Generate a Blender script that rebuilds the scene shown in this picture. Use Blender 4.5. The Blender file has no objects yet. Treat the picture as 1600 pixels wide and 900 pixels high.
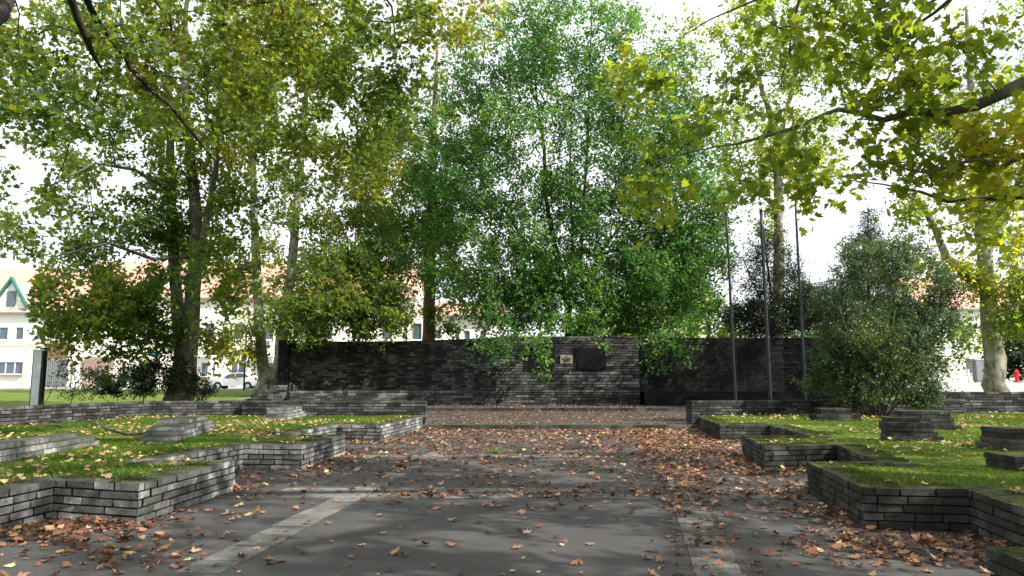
import bpy, math, random
import numpy as np
from mathutils import Vector, noise
from mathutils.geometry import delaunay_2d_cdt

random.seed(7)
RS = np.random.RandomState(11)
R = math.radians
D = bpy.data
scene = bpy.context.scene
col = scene.collection

# ------------------------------------------------------------------ camera, sky, sun, exposure
F = 1155.0
PITCH = math.atan(145 / F)
CAMZ = 1.6
cam = D.objects.new('camera', D.cameras.new('camera'))
col.objects.link(cam)
cam.location = (0, 0, CAMZ)
cam.rotation_euler = (R(90) + PITCH, 0, 0)
cam.data.sensor_width = 36
cam.data.lens = 36 * F / 1600
cam.data.clip_end = 3000
scene.camera = cam

SUN_EL, SUN_AZ = R(40), R(118)      # azimuth measured clockwise from +Y: sun to the right, a little behind the camera
w = D.worlds.new('World'); scene.world = w; w.use_nodes = True
nt = w.node_tree; nt.nodes.clear()
out = nt.nodes.new('ShaderNodeOutputWorld'); bg = nt.nodes.new('ShaderNodeBackground')
sky = nt.nodes.new('ShaderNodeTexSky'); sky.sky_type = 'NISHITA'; sky.sun_disc = False
sky.sun_elevation = SUN_EL; sky.sun_rotation = SUN_AZ; sky.dust_density = 2.0
tc = nt.nodes.new('ShaderNodeTexCoord'); mp = nt.nodes.new('ShaderNodeMapping'); mp.inputs['Scale'].default_value = (1, 1, 2.2)
nz = nt.nodes.new('ShaderNodeTexNoise'); nz.inputs['Scale'].default_value = 2.2; nz.inputs['Detail'].default_value = 6
rp = nt.nodes.new('ShaderNodeValToRGB'); rp.color_ramp.elements[0].position = .24; rp.color_ramp.elements[1].position = .42
mx = nt.nodes.new('ShaderNodeMixRGB'); mx.inputs['Color2'].default_value = (6.2, 6.4, 6.7, 1)
L = nt.links.new
L(tc.outputs['Generated'], mp.inputs['Vector']); L(mp.outputs[0], nz.inputs['Vector']); L(nz.outputs['Fac'], rp.inputs[0])
L(rp.outputs[0], mx.inputs['Fac']); L(sky.outputs[0], mx.inputs['Color1']); L(mx.outputs[0], bg.inputs['Color'])
bg.inputs['Strength'].default_value = 0.12
L(bg.outputs[0], out.inputs[0])
sl = D.lights.new('sun', 'SUN'); sl.energy = 5.0; sl.angle = R(.53); sl.color = (1, .95, .86)
sun = D.objects.new('sun', sl); col.objects.link(sun)
sd = Vector((math.sin(SUN_AZ) * math.cos(SUN_EL), math.cos(SUN_AZ) * math.cos(SUN_EL), math.sin(SUN_EL)))
sun.rotation_euler = sd.to_track_quat('Z', 'Y').to_euler(); sun.location = (20, -10, 30)
vs = scene.view_settings
vs.view_transform = 'Standard'; vs.look = 'None'; vs.gamma = 1; vs.use_curve_mapping = False
vs.exposure = 1.0
scene.render.engine = 'CYCLES'
scene.cycles.max_bounces = 7; scene.cycles.transmission_bounces = 5; scene.cycles.diffuse_bounces = 4
scene.cycles.transparent_max_bounces = 4

# ------------------------------------------------------------------ geometry helpers
ct, st = math.cos(PITCH), math.sin(PITCH)
def ray(px, py):
    v = 450 - py
    return Vector((px - 800, F * ct - v * st, F * st + v * ct))
def P(px, py, d):                       # the point seen at a place of the picture, d metres ahead
    r = ray(px, py); t = d / r.y
    return Vector((r.x * t, d, CAMZ + r.z * t))
def G(px, py, z=0.0):                   # the same on the level z
    r = ray(px, py); t = (z - CAMZ) / r.z
    return Vector((r.x * t, r.y * t, z))
def zat(py, d): return P(800, py, d).z
def xat(px, d): return (px - 800) / (F * ct) * d

def new_obj(name, me, mat=None, parent=None):
    o = D.objects.new(name, me); col.objects.link(o)
    if mat is not None and me is not None: me.materials.append(mat)
    if parent is not None: o.parent = parent
    return o
def tag(o, label=None, cat=None, group=None, kind=None):
    if label: o['label'] = label
    if cat: o['category'] = cat
    if group: o['group'] = group
    if kind: o['kind'] = kind
    return o
def thing(name, label, cat, loc=(0, 0, 0), group=None, rz=0):
    o = D.objects.new(name, None); col.objects.link(o); o.location = loc; o.rotation_euler = (0, 0, rz)
    o.empty_display_size = .2
    return tag(o, label, cat, group)
def fast_mesh(name, V, faces_idx, n_per, attr=None, smooth=False):
    """V (n,3); faces_idx flat index array, n_per verts in every face; attr per face"""
    me = D.meshes.new(name); V = np.asarray(V, np.float32); fi = np.asarray(faces_idx, np.int32).ravel()
    nf = len(fi) // n_per
    me.vertices.add(len(V)); me.vertices.foreach_set('co', V.ravel())
    me.loops.add(len(fi)); me.loops.foreach_set('vertex_index', fi)
    me.polygons.add(nf); me.polygons.foreach_set('loop_start', np.arange(0, nf * n_per, n_per, dtype=np.int32))
    me.polygons.foreach_set('loop_total', np.full(nf, n_per, np.int32))
    if smooth: me.polygons.foreach_set('use_smooth', np.ones(nf, bool))
    me.update(calc_edges=True)
    if attr is not None:
        a = me.attributes.new('rnd', 'FLOAT', 'FACE'); a.data.foreach_set('value', np.asarray(attr, np.float32))
    return me
class MB:
    def __init__(s): s.v = []; s.f = []; s.a = []; s.off = Vector((0, 0, 0))
    def poly(s, pts, a=0.5):
        n = len(s.v); s.v += [tuple(p) for p in pts]; s.f.append(tuple(range(n, n + len(pts)))); s.a.append(a)
    def hexa(s, c, a=0.5):              # eight corners: bottom four, top four
        n = len(s.v); s.v += [tuple(p) for p in c]
        for q in ((3, 2, 1, 0), (4, 5, 6, 7), (0, 1, 5, 4), (1, 2, 6, 5), (2, 3, 7, 6), (3, 0, 4, 7)):
            s.f.append(tuple(n + i for i in q)); s.a.append(a)
    def box(s, x0, x1, y0, y1, z0, z1, a=0.5):
        s.hexa([(x0, y0, z0), (x1, y0, z0), (x1, y1, z0), (x0, y1, z0), (x0, y0, z1), (x1, y0, z1), (x1, y1, z1), (x0, y1, z1)], a)
    def tube(s, pts, rad, n=8, a=0.5, cap=True, lump=0.0):
        pts = [Vector(p) for p in pts]; b = len(s.v); m = len(pts)
        t = (pts[1] - pts[0]).normalized(); u = t.orthogonal().normalized()
        for i, p in enumerate(pts):
            t2 = (pts[min(i + 1, m - 1)] - pts[max(i - 1, 0)]); t2 = t2.normalized() if t2.length > 1e-6 else t
            u = (u - t2 * u.dot(t2)); u = u.normalized() if u.length > 1e-6 else t2.orthogonal().normalized()
            w_ = t2.cross(u); t = t2
            for k in range(n):
                an = 2 * math.pi * k / n; d = u * math.cos(an) + w_ * math.sin(an)
                r = rad[i]
                if lump: r *= 1 + lump * noise.noise((p + d * r) * 1.7) + lump * .6 * noise.noise((p + d * r) * 5)
                s.v.append(tuple(p + d * r))
        for i in range(m - 1):
            for k in range(n):
                k2 = (k + 1) % n
                s.f.append((b + i * n + k, b + i * n + k2, b + (i + 1) * n + k2, b + (i + 1) * n + k)); s.a.append(a)
        if cap:
            s.f.append(tuple(b + k for k in reversed(range(n)))); s.a.append(a)
            s.f.append(tuple(b + (m - 1) * n + k for k in range(n))); s.a.append(a)
    def build(s, name, mat, parent=None, smooth=False, origin=None, bevel=0):
        me = D.meshes.new(name)
        V = s.v
        if origin is not None: V = [(x - origin[0], y - origin[1], z - origin[2]) for x, y, z in V]
        me.from_pydata(V, [], s.f); me.update()
        a = me.attributes.new('rnd', 'FLOAT', 'FACE'); a.data.foreach_set('value', s.a)
        if smooth:
            me.polygons.foreach_set('use_smooth', [True] * len(s.f))
        o = new_obj(name, me, mat, parent)
        if bevel:
            m = o.modifiers.new('bevel', 'BEVEL'); m.width = bevel; m.segments = 2; m.limit_method = 'ANGLE'
        return o

# ------------------------------------------------------------------ materials
def mat_new(name):
    m = D.materials.new(name); m.use_nodes = True; n = m.node_tree; n.nodes.clear()
    o = n.nodes.new('ShaderNodeOutputMaterial'); return m, n, o
def node(n, t, **kw):
    x = n.nodes.new(t)
    for k, v in kw.items():
        if k in x.inputs.keys(): x.inputs[k].default_value = v
        else: setattr(x, k, v)
    return x
def ramp(n, fac, stops, interp='LINEAR'):
    r = n.nodes.new('ShaderNodeValToRGB'); cr = r.color_ramp; cr.interpolation = interp
    while len(cr.elements) < len(stops): cr.elements.new(.5)
    for e, (p, c) in zip(cr.elements, stops):
        e.position = p; e.color = (*c, 1) if len(c) == 3 else c
    n.links.new(fac, r.inputs[0]); return r.outputs[0]
def noise_tex(n, scale, detail=4, rough=.55, vec=None, dist=0):
    t = node(n, 'ShaderNodeTexNoise', Scale=scale, Detail=detail, Roughness=rough, Distortion=dist)
    if vec is None:
        c = n.nodes.new('ShaderNodeNewGeometry'); vec = c.outputs['Position']
    n.links.new(vec, t.inputs['Vector']); return t.outputs['Fac']
def mixc(n, fac, a, b, mode='MIX'):
    m = n.nodes.new('ShaderNodeMixRGB'); m.blend_type = mode
    for s, v in (('Fac', fac), ('Color1', a), ('Color2', b)):
        if isinstance(v, (tuple, float, int)):
            m.inputs[s].default_value = (*v, 1) if isinstance(v, tuple) else v
        else: n.links.new(v, m.inputs[s])
    return m.outputs[0]
def bump(n, h, strength, dist=.02):
    b = node(n, 'ShaderNodeBump', Strength=strength, Distance=dist); n.links.new(h, b.inputs['Height']); return b.outputs[0]
def bsdf(n, o, colr, rough=.8, nrm=None, spec=.3, metal=0):
    b = node(n, 'ShaderNodeBsdfPrincipled', Roughness=rough, Metallic=metal)
    b.inputs['Specular IOR Level'].default_value = spec
    if isinstance(colr, tuple): b.inputs['Base Color'].default_value = (*colr, 1)
    else: n.links.new(colr, b.inputs['Base Color'])
    if nrm is not None: n.links.new(nrm, b.inputs['Normal'])
    n.links.new(b.outputs[0], o.inputs[0]); return b
def plain(name, c, rough=.6, metal=0, spec=.3, var=.15, sc=6):
    m, n, o = mat_new(name)
    f = noise_tex(n, sc); k = ramp(n, f, [(.3, tuple(x * (1 - var) for x in c)), (.7, tuple(min(1, x * (1 + var)) for x in c))])
    bsdf(n, o, k, rough, spec=spec, metal=metal); return m
def rnd_attr(n):
    a = n.nodes.new('ShaderNodeAttribute'); a.attribute_name = 'rnd'; return a.outputs['Fac']
def leaf_mat(name, stops, tstops, trans=.5, gloss=.35):
    m, n, o = mat_new(name); r = rnd_attr(n)
    c = ramp(n, r, stops); tcol = ramp(n, r, tstops)
    d = node(n, 'ShaderNodeBsdfPrincipled', Roughness=.5); d.inputs['Specular IOR Level'].default_value = gloss
    n.links.new(c, d.inputs['Base Color'])
    t = n.nodes.new('ShaderNodeBsdfTranslucent'); n.links.new(tcol, t.inputs['Color'])
    mxs = node(n, 'ShaderNodeMixShader', Fac=trans); n.links.new(d.outputs[0], mxs.inputs[1]); n.links.new(t.outputs[0], mxs.inputs[2])
    n.links.new(mxs.outputs[0], o.inputs[0]); return m
def stone_mat(name, c0, c1, moss=(.055, .062, .035), moss_amt=.5, dark=.5, dirt=(.012, .012, .012)):
    m, n, o = mat_new(name); r = rnd_attr(n)
    g = n.nodes.new('ShaderNodeNewGeometry')
    base = ramp(n, r, [(0, c0), (.55, tuple((a + b) / 2 for a, b in zip(c0, c1))), (1, c1)])
    n1 = noise_tex(n, 9, 6, .7); k = ramp(n, n1, [(.35, (.45, .45, .45)), (.65, (1.1, 1.1, 1.1))])
    base = mixc(n, 1.0, base, k, 'MULTIPLY')
    base = mixc(n, 1.0, base, ramp(n, noise_tex(n, 70, 4, .75), [(.32, (.55, .55, .55)), (.5, (1, 1, 1)), (.68, (1.35, 1.35, 1.35))]), 'MULTIPLY')
    n2 = noise_tex(n, 1.1, 5, .65); dk = ramp(n, n2, [(.42, (1, 1, 1)), (.62, (0, 0, 0))])
    mm = node(n, 'ShaderNodeMath', operation='MULTIPLY'); mm.inputs[1].default_value = dark; n.links.new(dk, mm.inputs[0])
    base = mixc(n, mm.outputs[0], base, dirt)
    sep = n.nodes.new('ShaderNodeSeparateXYZ'); n.links.new(g.outputs['Normal'], sep.inputs[0])
    up = ramp(n, sep.outputs[2], [(.5, (0, 0, 0)), (.8, (1, 1, 1))])
    n3 = noise_tex(n, 5, 6, .75); mk = ramp(n, n3, [(.25, (0, 0, 0)), (.48, (1, 1, 1))])
    f = mixc(n, 1.0, up, mk, 'MULTIPLY')
    m2 = node(n, 'ShaderNodeMath', operation='MULTIPLY'); m2.inputs[1].default_value = moss_amt; n.links.new(f, m2.inputs[0])
    mcol = ramp(n, noise_tex(n, 16, 5, .75), [(.3, tuple(x * .35 for x in moss)), (.55, moss), (.72, tuple(min(1, x * 2.2) for x in moss))])
    base = mixc(n, m2.outputs[0], base, mcol)
    bsdf(n, o, base, .88, bump(n, noise_tex(n, 34, 6, .75), .9, .02), spec=.2); return m

M = {}
M['stone'] = stone_mat('stone_block', (.17, .17, .165), (.50, .50, .48), moss_amt=.9, dark=.62)
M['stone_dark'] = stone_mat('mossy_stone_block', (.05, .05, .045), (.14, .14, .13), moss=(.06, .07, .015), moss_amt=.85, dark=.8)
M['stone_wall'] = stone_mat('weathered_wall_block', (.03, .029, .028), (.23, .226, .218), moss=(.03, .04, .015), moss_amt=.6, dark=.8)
M['stone_shade'] = stone_mat('painted_shade_wall_block', (.008, .008, .009), (.03, .03, .031), moss_amt=.2, dark=.9, dirt=(.004, .004, .004))  # deep shade, mainly of the right wing, painted in as a near-black base colour
M['stone_low'] = stone_mat('dark_low_wall_block', (.035, .035, .035), (.19, .19, .188), moss=(.04, .05, .02), moss_amt=.8, dark=.8)  # darker block tone for the low walls
M['mortar'] = plain('dark_mortar', (.012, .012, .011), .95)
M['mortar'].name = 'dark_mortar'

m, n, o = mat_new('asphalt')
a1 = ramp(n, noise_tex(n, .45, 6, .6), [(.3, (.032, .031, .032)), (.7, (.068, .065, .064))])
a2 = ramp(n, noise_tex(n, 160, 3, .6), [(.3, (.65, .65, .65)), (.7, (1.35, 1.35, 1.35))])
c = mixc(n, 1.0, a1, a2, 'MULTIPLY')
c = mixc(n, ramp(n, noise_tex(n, 2.3, 8, .75), [(.55, (0, 0, 0)), (.75, (.5, .5, .5))]), c, (.10, .085, .07))
vor = node(n, 'ShaderNodeTexVoronoi', Scale=.55); vor.feature = 'DISTANCE_TO_EDGE'
gg = n.nodes.new('ShaderNodeNewGeometry'); wv = n.nodes.new('ShaderNodeVectorMath'); wv.operation = 'ADD'
wn = node(n, 'ShaderNodeTexNoise', Scale=2.5, Detail=6); n.links.new(gg.outputs['Position'], wn.inputs['Vector']); n.links.new(gg.outputs['Position'], wv.inputs[0]); n.links.new(wn.outputs['Color'], wv.inputs[1]); n.links.new(wv.outputs[0], vor.inputs['Vector'])
ck_ = ramp(n, vor.outputs['Distance'], [(.0, (1, 1, 1)), (.012, (0, 0, 0))])
ckm = mixc(n, 1.0, ck_, ramp(n, noise_tex(n, .7, 3), [(.48, (0, 0, 0)), (.6, (.8, .8, .8))]), 'MULTIPLY')
c = mixc(n, ckm, c, (.012, .011, .010))
c = mixc(n, ramp(n, noise_tex(n, 330, 2, .5), [(.66, (0, 0, 0)), (.72, (.7, .7, .7))]), c, (.16, .155, .15))
bsdf(n, o, c, .74, bump(n, noise_tex(n, 120, 4, .7), .5, .01), spec=.3)
M['asphalt'] = m
m, n, o = mat_new('terrace_paving')
c = ramp(n, noise_tex(n, 1.2, 6, .65), [(.3, (.03, .025, .023)), (.7, (.075, .064, .058))])
bsdf(n, o, c, .85, bump(n, noise_tex(n, 60, 4, .7), .4, .01), spec=.2); M['terrace'] = m
m, n, o = mat_new('concrete_slab')
c = ramp(n, rnd_attr(n), [(0, (.10, .098, .09)), (1, (.19, .187, .175))])
c = mixc(n, 1.0, c, ramp(n, noise_tex(n, 7, 7, .7), [(.3, (.5, .5, .47)), (.65, (1.1, 1.1, 1.1))]), 'MULTIPLY')
c = mixc(n, ramp(n, noise_tex(n, 1.6, 8, .75), [(.42, (0, 0, 0)), (.60, (.35, .35, .35))]), c, (.045, .040, .036))
c = mixc(n, 1.0, c, ramp(n, noise_tex(n, 110, 3, .7), [(.3, (.6,) * 3), (.7, (1.4,) * 3)]), 'MULTIPLY')
bsdf(n, o, c, .9, bump(n, noise_tex(n, 70, 5, .7), .6, .012), spec=.15); M['slab'] = m
m, n, o = mat_new('lawn_soil')
c = ramp(n, noise_tex(n, 1.3, 8, .7), [(.3, (.05, .085, .014)), (.5, (.10, .15, .022)), (.7, (.15, .18, .04))])
c = mixc(n, 1.0, c, ramp(n, noise_tex(n, 90, 3, .7), [(.3, (.5,) * 3), (.7, (1.4,) * 3)]), 'MULTIPLY')
bsdf(n, o, c, .95, bump(n, noise_tex(n, 60, 4, .7), .8, .03), spec=.1); M['lawn'] = m
m, n, o = mat_new('soil')
c = ramp(n, noise_tex(n, 3, 8, .7), [(.3, (.03, .02, .012)), (.7, (.09, .06, .035))])
bsdf(n, o, c, .95, spec=.1); M['soil'] = m
M['street'] = plain('pale_asphalt', (.28, .28, .28), .85, var=.12, sc=1.2)
M['kerb'] = plain('kerb_concrete', (.38, .37, .35), .9)
M['grass'] = leaf_mat('grass_blades', [(0, (.04, .09, .008)), (.7, (.08, .15, .014)), (1, (.22, .20, .05))],
                      [(0, (.06, .15, .01)), (1, (.25, .30, .05))], .35, .2)
M['litter'] = leaf_mat('dry_leaves', [(0, (.045, .020, .012)), (.45, (.17, .078, .043)), (.75, (.30, .155, .09)), (.86, (.50, .36, .20)), (.93, (.50, .40, .12)), (1, (.46, .42, .24))],
                       [(0, (.07, .03, .012)), (.8, (.4, .17, .06)), (1, (.6, .45, .1))], .15, .25)
M['litter_y'] = leaf_mat('yellow_fallen_leaves', [(0, (.16, .08, .045)), (.35, (.36, .23, .12)), (.8, (.45, .34, .17)), (1, (.5, .42, .16))],
                         [(0, (.3, .15, .05)), (1, (.6, .5, .1))], .2, .25)
M['plane_dark'] = leaf_mat('plane_leaves_olive',
    [(0, (.020, .042, .008)), (.5, (.050, .080, .011)), (.8, (.105, .12, .013)), (.93, (.23, .18, .015)), (1, (.22, .10, .015))],
    [(0, (.10, .19, .015)), (.5, (.26, .36, .03)), (.8, (.50, .50, .03)), (.93, (.62, .48, .03)), (1, (.5, .25, .03))], .5)
M['plane_mid'] = leaf_mat('plane_leaves_green',
    [(0, (.026, .058, .010)), (.55, (.058, .098, .014)), (.85, (.115, .135, .016)), (1, (.24, .19, .018))],
    [(0, (.11, .23, .02)), (.55, (.26, .40, .04)), (.85, (.52, .54, .04)), (1, (.65, .48, .03))], .5)
M['plane_bright'] = leaf_mat('plane_leaves_yellow_green',
    [(0, (.028, .062, .010)), (.5, (.08, .125, .016)), (.85, (.17, .19, .018)), (1, (.28, .18, .02))],
    [(0, (.13, .26, .025)), (.5, (.36, .47, .04)), (.85, (.66, .66, .04)), (1, (.75, .5, .04))], .6)
M['green'] = leaf_mat('deep_green_leaves',
    [(0, (.014, .040, .009)), (.45, (.038, .092, .018)), (.8, (.085, .165, .028)), (1, (.13, .16, .03))],
    [(0, (.05, .15, .025)), (.45, (.15, .39, .06)), (.8, (.32, .60, .07)), (1, (.4, .5, .05))], .42)
M['shrub'] = leaf_mat('shrub_leaves',
    [(0, (.018, .038, .014)), (.6, (.045, .075, .026)), (.9, (.09, .12, .045)), (1, (.2, .2, .03))],
    [(0, (.05, .11, .02)), (.6, (.12, .22, .05)), (1, (.4, .42, .05))], .4, .6)
M['dark_shrub'] = leaf_mat('dark_shrub_leaves', [(0, (.008, .016, .006)), (.8, (.02, .035, .012)), (1, (.06, .02, .012))],
    [(0, (.02, .05, .01)), (1, (.05, .09, .02))], .3, .5)
def bark_mat(name, cols, scale=3.5, stretch=.6):
    m, n, o = mat_new(name)
    g = n.nodes.new('ShaderNodeNewGeometry'); mpn = n.nodes.new('ShaderNodeMapping'); mpn.inputs['Scale'].default_value = (1, 1, stretch)
    n.links.new(g.outputs['Position'], mpn.inputs['Vector'])
    f = noise_tex(n, scale, 5, .65, mpn.outputs[0]); c = ramp(n, f, cols)
    c = mixc(n, 1.0, c, ramp(n, noise_tex(n, 25, 5, .7, mpn.outputs[0]), [(.3, (.6,) * 3), (.7, (1.15,) * 3)]), 'MULTIPLY')
    bsdf(n, o, c, .85, bump(n, noise_tex(n, 18, 6, .7, mpn.outputs[0]), .6, .03), spec=.2); return m
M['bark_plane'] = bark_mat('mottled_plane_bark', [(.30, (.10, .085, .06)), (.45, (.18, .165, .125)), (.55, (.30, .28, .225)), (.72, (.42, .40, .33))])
M['bark_grey'] = bark_mat('dark_grey_plane_bark', [(.30, (.05, .045, .035)), (.5, (.10, .092, .075)), (.72, (.20, .19, .16))])  # darker, greyer bark tone than the mottled one
M['bark_dark'] = bark_mat('dark_bark', [(.3, (.018, .015, .012)), (.7, (.05, .042, .035))], 8, .3)
M['bark_brown'] = bark_mat('brown_bark', [(.3, (.12, .085, .06)), (.7, (.25, .19, .14))], 6, .4)
M['white_wall'] = plain('white_render', (.82, .80, .76), .9, var=.05, sc=.6)
M['cream_wall'] = plain('cream_render', (.80, .76, .66), .9, var=.05, sc=.6)
M['pink_wall'] = plain('pink_render', (.66, .46, .42), .9, var=.05)
M['roof'] = plain('clay_roof_tiles', (.52, .30, .23), .85, var=.25, sc=4)
M['white_paint'] = plain('white_paint', (.8, .8, .8), .5, var=.03)
M['green_paint'] = plain('green_paint', (.03, .14, .11), .5)
M['brown_wood'] = plain('brown_wood', (.17, .09, .05), .7)
M['grey_metal'] = plain('grey_metal', (.22, .23, .24), .5, .5)
M['galv'] = plain('galvanised_steel', (.45, .48, .50), .5, .3)
M['pole'] = plain('blue_grey_pole_paint', (.02, .023, .032), .4, .3, var=.3)
M['dark_metal'] = plain('dark_metal', (.02, .02, .022), .5, .4)
m, n, o = mat_new('window_glass'); bsdf(n, o, (.06, .09, .12), .08, spec=.8); M['glass'] = m
m, n, o = mat_new('car_white'); bsdf(n, o, (.8, .8, .8), .25, spec=.6); M['car_white'] = m
m, n, o = mat_new('car_red'); bsdf(n, o, (.5, .02, .03), .25, spec=.6); M['car_red'] = m
m, n, o = mat_new('tyre'); bsdf(n, o, (.02, .02, .02), .9); M['tyre'] = m
m, n, o = mat_new('red_paint'); bsdf(n, o, (.6, .02, .02), .4); M['red'] = m
m, n, o = mat_new('blue_paint'); bsdf(n, o, (.01, .22, .6), .4); M['blue'] = m
m, n, o = mat_new('black_granite'); bsdf(n, o, (.005, .005, .007), .75, spec=.1); M['granite'] = m
M['plaque'] = plain('weathered_bronze_plate', (.19, .18, .135), .7, var=.2, sc=14)

# ------------------------------------------------------------------ masonry
def offset_poly(pts, d):                # moves an open polyline to its left by d (mitred)
    res = []
    for i, p in enumerate(pts):
        a = pts[max(i - 1, 0)]; b = pts[min(i + 1, len(pts) - 1)]
        d1 = (Vector(p[:2]) - Vector(a[:2])) if i else None
        d2 = (Vector(b[:2]) - Vector(p[:2])) if i < len(pts) - 1 else None
        if d1 is None: d1 = d2
        if d2 is None: d2 = d1
        n1 = Vector((-d1.y, d1.x)).normalized(); n2 = Vector((-d2.y, d2.x)).normalized()
        mtr = n1 + n2; k = d / max(.25, mtr.dot(n1)) if mtr.length > 1e-4 else 0
        res.append(Vector(p[:2]) + mtr * k)
    return res
def masonry(name, poly, z0, courses, depth, blen, stone, parent=None, jit=.010, corner=True, gap=.019, step=0.0, batter=0.0, rag=0.0):
    """blocks laid in courses on the right-hand face of the walked polyline, going depth to its left"""
    pts = [Vector(p[:2]) for p in poly]
    mb = MB(); core = MB(); z = z0; H = sum(courses)
    segs = []; inn = offset_poly(pts, depth)
    for i in range(len(pts) - 1):
        a, b = pts[i], pts[i + 1]; t = (b - a).normalized(); ln = (b - a).length
        m0 = (inn[i] - a).dot(t) if i > 0 else 0.0; m1 = (b - inn[i + 1]).dot(t) if i < len(pts) - 2 else 0.0
        segs.append((a, t, ln, m0, m1, i == 0, i == len(pts) - 2))
    lim = 2.5 * depth
    def inner(s, ln, m0, m1): return s + m0 * max(0, 1 - s / lim) - m1 * max(0, 1 - (ln - s) / lim)
    for (a, t, ln, m0, m1, f0, f1) in segs:
        nl = Vector((-t.y, t.x)); e0 = (jit + .02) if f0 else 0; e1 = (jit + .02) if f1 else 0; ins = jit + .022; k0 = m0 / depth; k1 = m1 / depth
        q = [a + t * (e0 + k0 * ins) + nl * ins, a + t * (ln - e1 - k1 * ins) + nl * ins, a + t * (ln - e1 - m1) + nl * (depth - .018), a + t * (e0 + m0) + nl * (depth - .018)]
        core.hexa([(*p, z0) for p in q] + [(*p, z0 + H - .015) for p in q])
    for ci, h in enumerate(courses):
        for (a, t, ln, m0, m1, f0, f1) in segs:
            nl = Vector((-t.y, t.x)); s = 0.0; end = ln
            first = random.uniform(.35, 1) * blen * (1 if (ci % 2) else .55)
            while s < end - .01:
                l = first if first else blen * random.uniform(.72, 1.3); first = 0
                if end - (s + l) < blen * .35: l = end - s
                g = gap / 2; j = lambda q=.0065: random.uniform(-q, q)
                ga = 0 if s == 0 and not f0 else g; gb = 0 if s + l > end - .001 and not f1 else g
                out_ = random.uniform(-jit, jit); rot = random.uniform(-.004, .004)
                zt = z + h - g + (random.uniform(-.004, .006) if ci == len(courses) - 1 else 0)
                zb = z + g
                k0 = m0 / depth if s == 0 else 0; k1 = m1 / depth if s + l > end - .001 else 0
                q0 = a + t * (s + ga - k0 * out_) + nl * (-out_ - rot); q1 = a + t * (s + l - gb + k1 * out_) + nl * (-out_ + rot)
                si = inner(s, ln, m0, m1); so = inner(s + l, ln, m0, m1); dd = depth + random.uniform(0, jit)
                q2 = a + t * (so - gb) + nl * dd; q3 = a + t * (si + ga) + nl * dd
                cs = [(q.x + j(), q.y + j(), zz + j(.003)) for zz in (zb, zt) for q in (q0, q1, q2, q3)]
                v = random.random() ** 1.2
                mb.hexa(cs, v); s += l
        z += h
    o = mb.build(name, M[stone] if isinstance(stone, str) else stone, parent)
    core.build('mortar_core' if parent is None else 'mortar', M['mortar'], o if parent is None else parent)
    return o

WZ = .45
def g2(px, py, z=0.0): p = G(px, py, z); return (p.x, p.y)
IC1 = g2(80, 811); OC1 = g2(213, 821); FC1 = g2(365, 768); IC2 = g2(379, 733); OC2 = g2(470, 735)
FC2 = g2(538, 712); IC3 = g2(525, 690); OC3 = g2(594, 692); FC3 = g2(660, 672)
left_poly = [(-4.5, -3), (-4.5, 5.6), (-5.6, 5.75), IC1, OC1, FC1, (IC2[0] - .35, FC1[1] + .06), IC2, OC2, FC2, (IC3[0] - .3, FC2[1] + .05), IC3, OC3, FC3]
RF3 = g2(1093, 673); RO3 = g2(1126, 690); RI3 = g2(1202, 663, WZ); RN2 = g2(1240, 675, WZ); RF2 = g2(1160, 713); RO2 = g2(1196, 737)
RI2 = g2(1306, 694, WZ); RN1 = g2(1387, 723, WZ); RF1 = g2(1262, 770); RO1 = g2(1350, 827); RI1 = g2(1512, 764, WZ); RF0 = g2(1541, 852, WZ)
right_poly = [RF3, RO3, RI3, (RN2[0], RF2[1]), RF2, RO2, RI2, (RN1[0], RF1[1]), RF1, RO1, RI1, (RI1[0] - .45, RF0[1]), RF0, (RF0[0] - .3, 3.0), (RF0[0] + .9, 3.0), (RF0[0] + .5, -3)]
CR = [.09] * 5
wl = masonry('planter_wall', left_poly, 0, CR, .42, .36, 'stone')
tag(wl, 'pale grey zigzag block wall edging the left lawn beside the paving', 'wall', 'zigzag planter walls')
wr = masonry('planter_wall', right_poly, 0, CR, .42, .36, 'stone_dark')
tag(wr, 'dark mossy zigzag block wall edging the right lawn beside the paving', 'wall', 'zigzag planter walls')

# rear low walls
TER_Y = FC3[1] + .25
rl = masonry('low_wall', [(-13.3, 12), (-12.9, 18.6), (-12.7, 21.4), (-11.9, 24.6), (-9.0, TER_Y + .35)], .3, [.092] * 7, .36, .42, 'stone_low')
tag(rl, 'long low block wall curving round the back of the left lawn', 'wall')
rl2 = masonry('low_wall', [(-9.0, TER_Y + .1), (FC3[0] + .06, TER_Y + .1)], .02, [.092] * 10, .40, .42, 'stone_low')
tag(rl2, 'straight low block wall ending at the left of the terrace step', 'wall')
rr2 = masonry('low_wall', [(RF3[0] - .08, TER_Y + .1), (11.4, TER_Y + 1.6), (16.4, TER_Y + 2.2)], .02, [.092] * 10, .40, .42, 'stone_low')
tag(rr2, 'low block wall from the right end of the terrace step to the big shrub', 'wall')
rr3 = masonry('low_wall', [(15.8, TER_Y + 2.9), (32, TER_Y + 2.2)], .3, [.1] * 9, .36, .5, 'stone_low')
tag(rr3, 'low block wall behind the right lawn in front of the pale plane trunk', 'wall')

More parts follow.
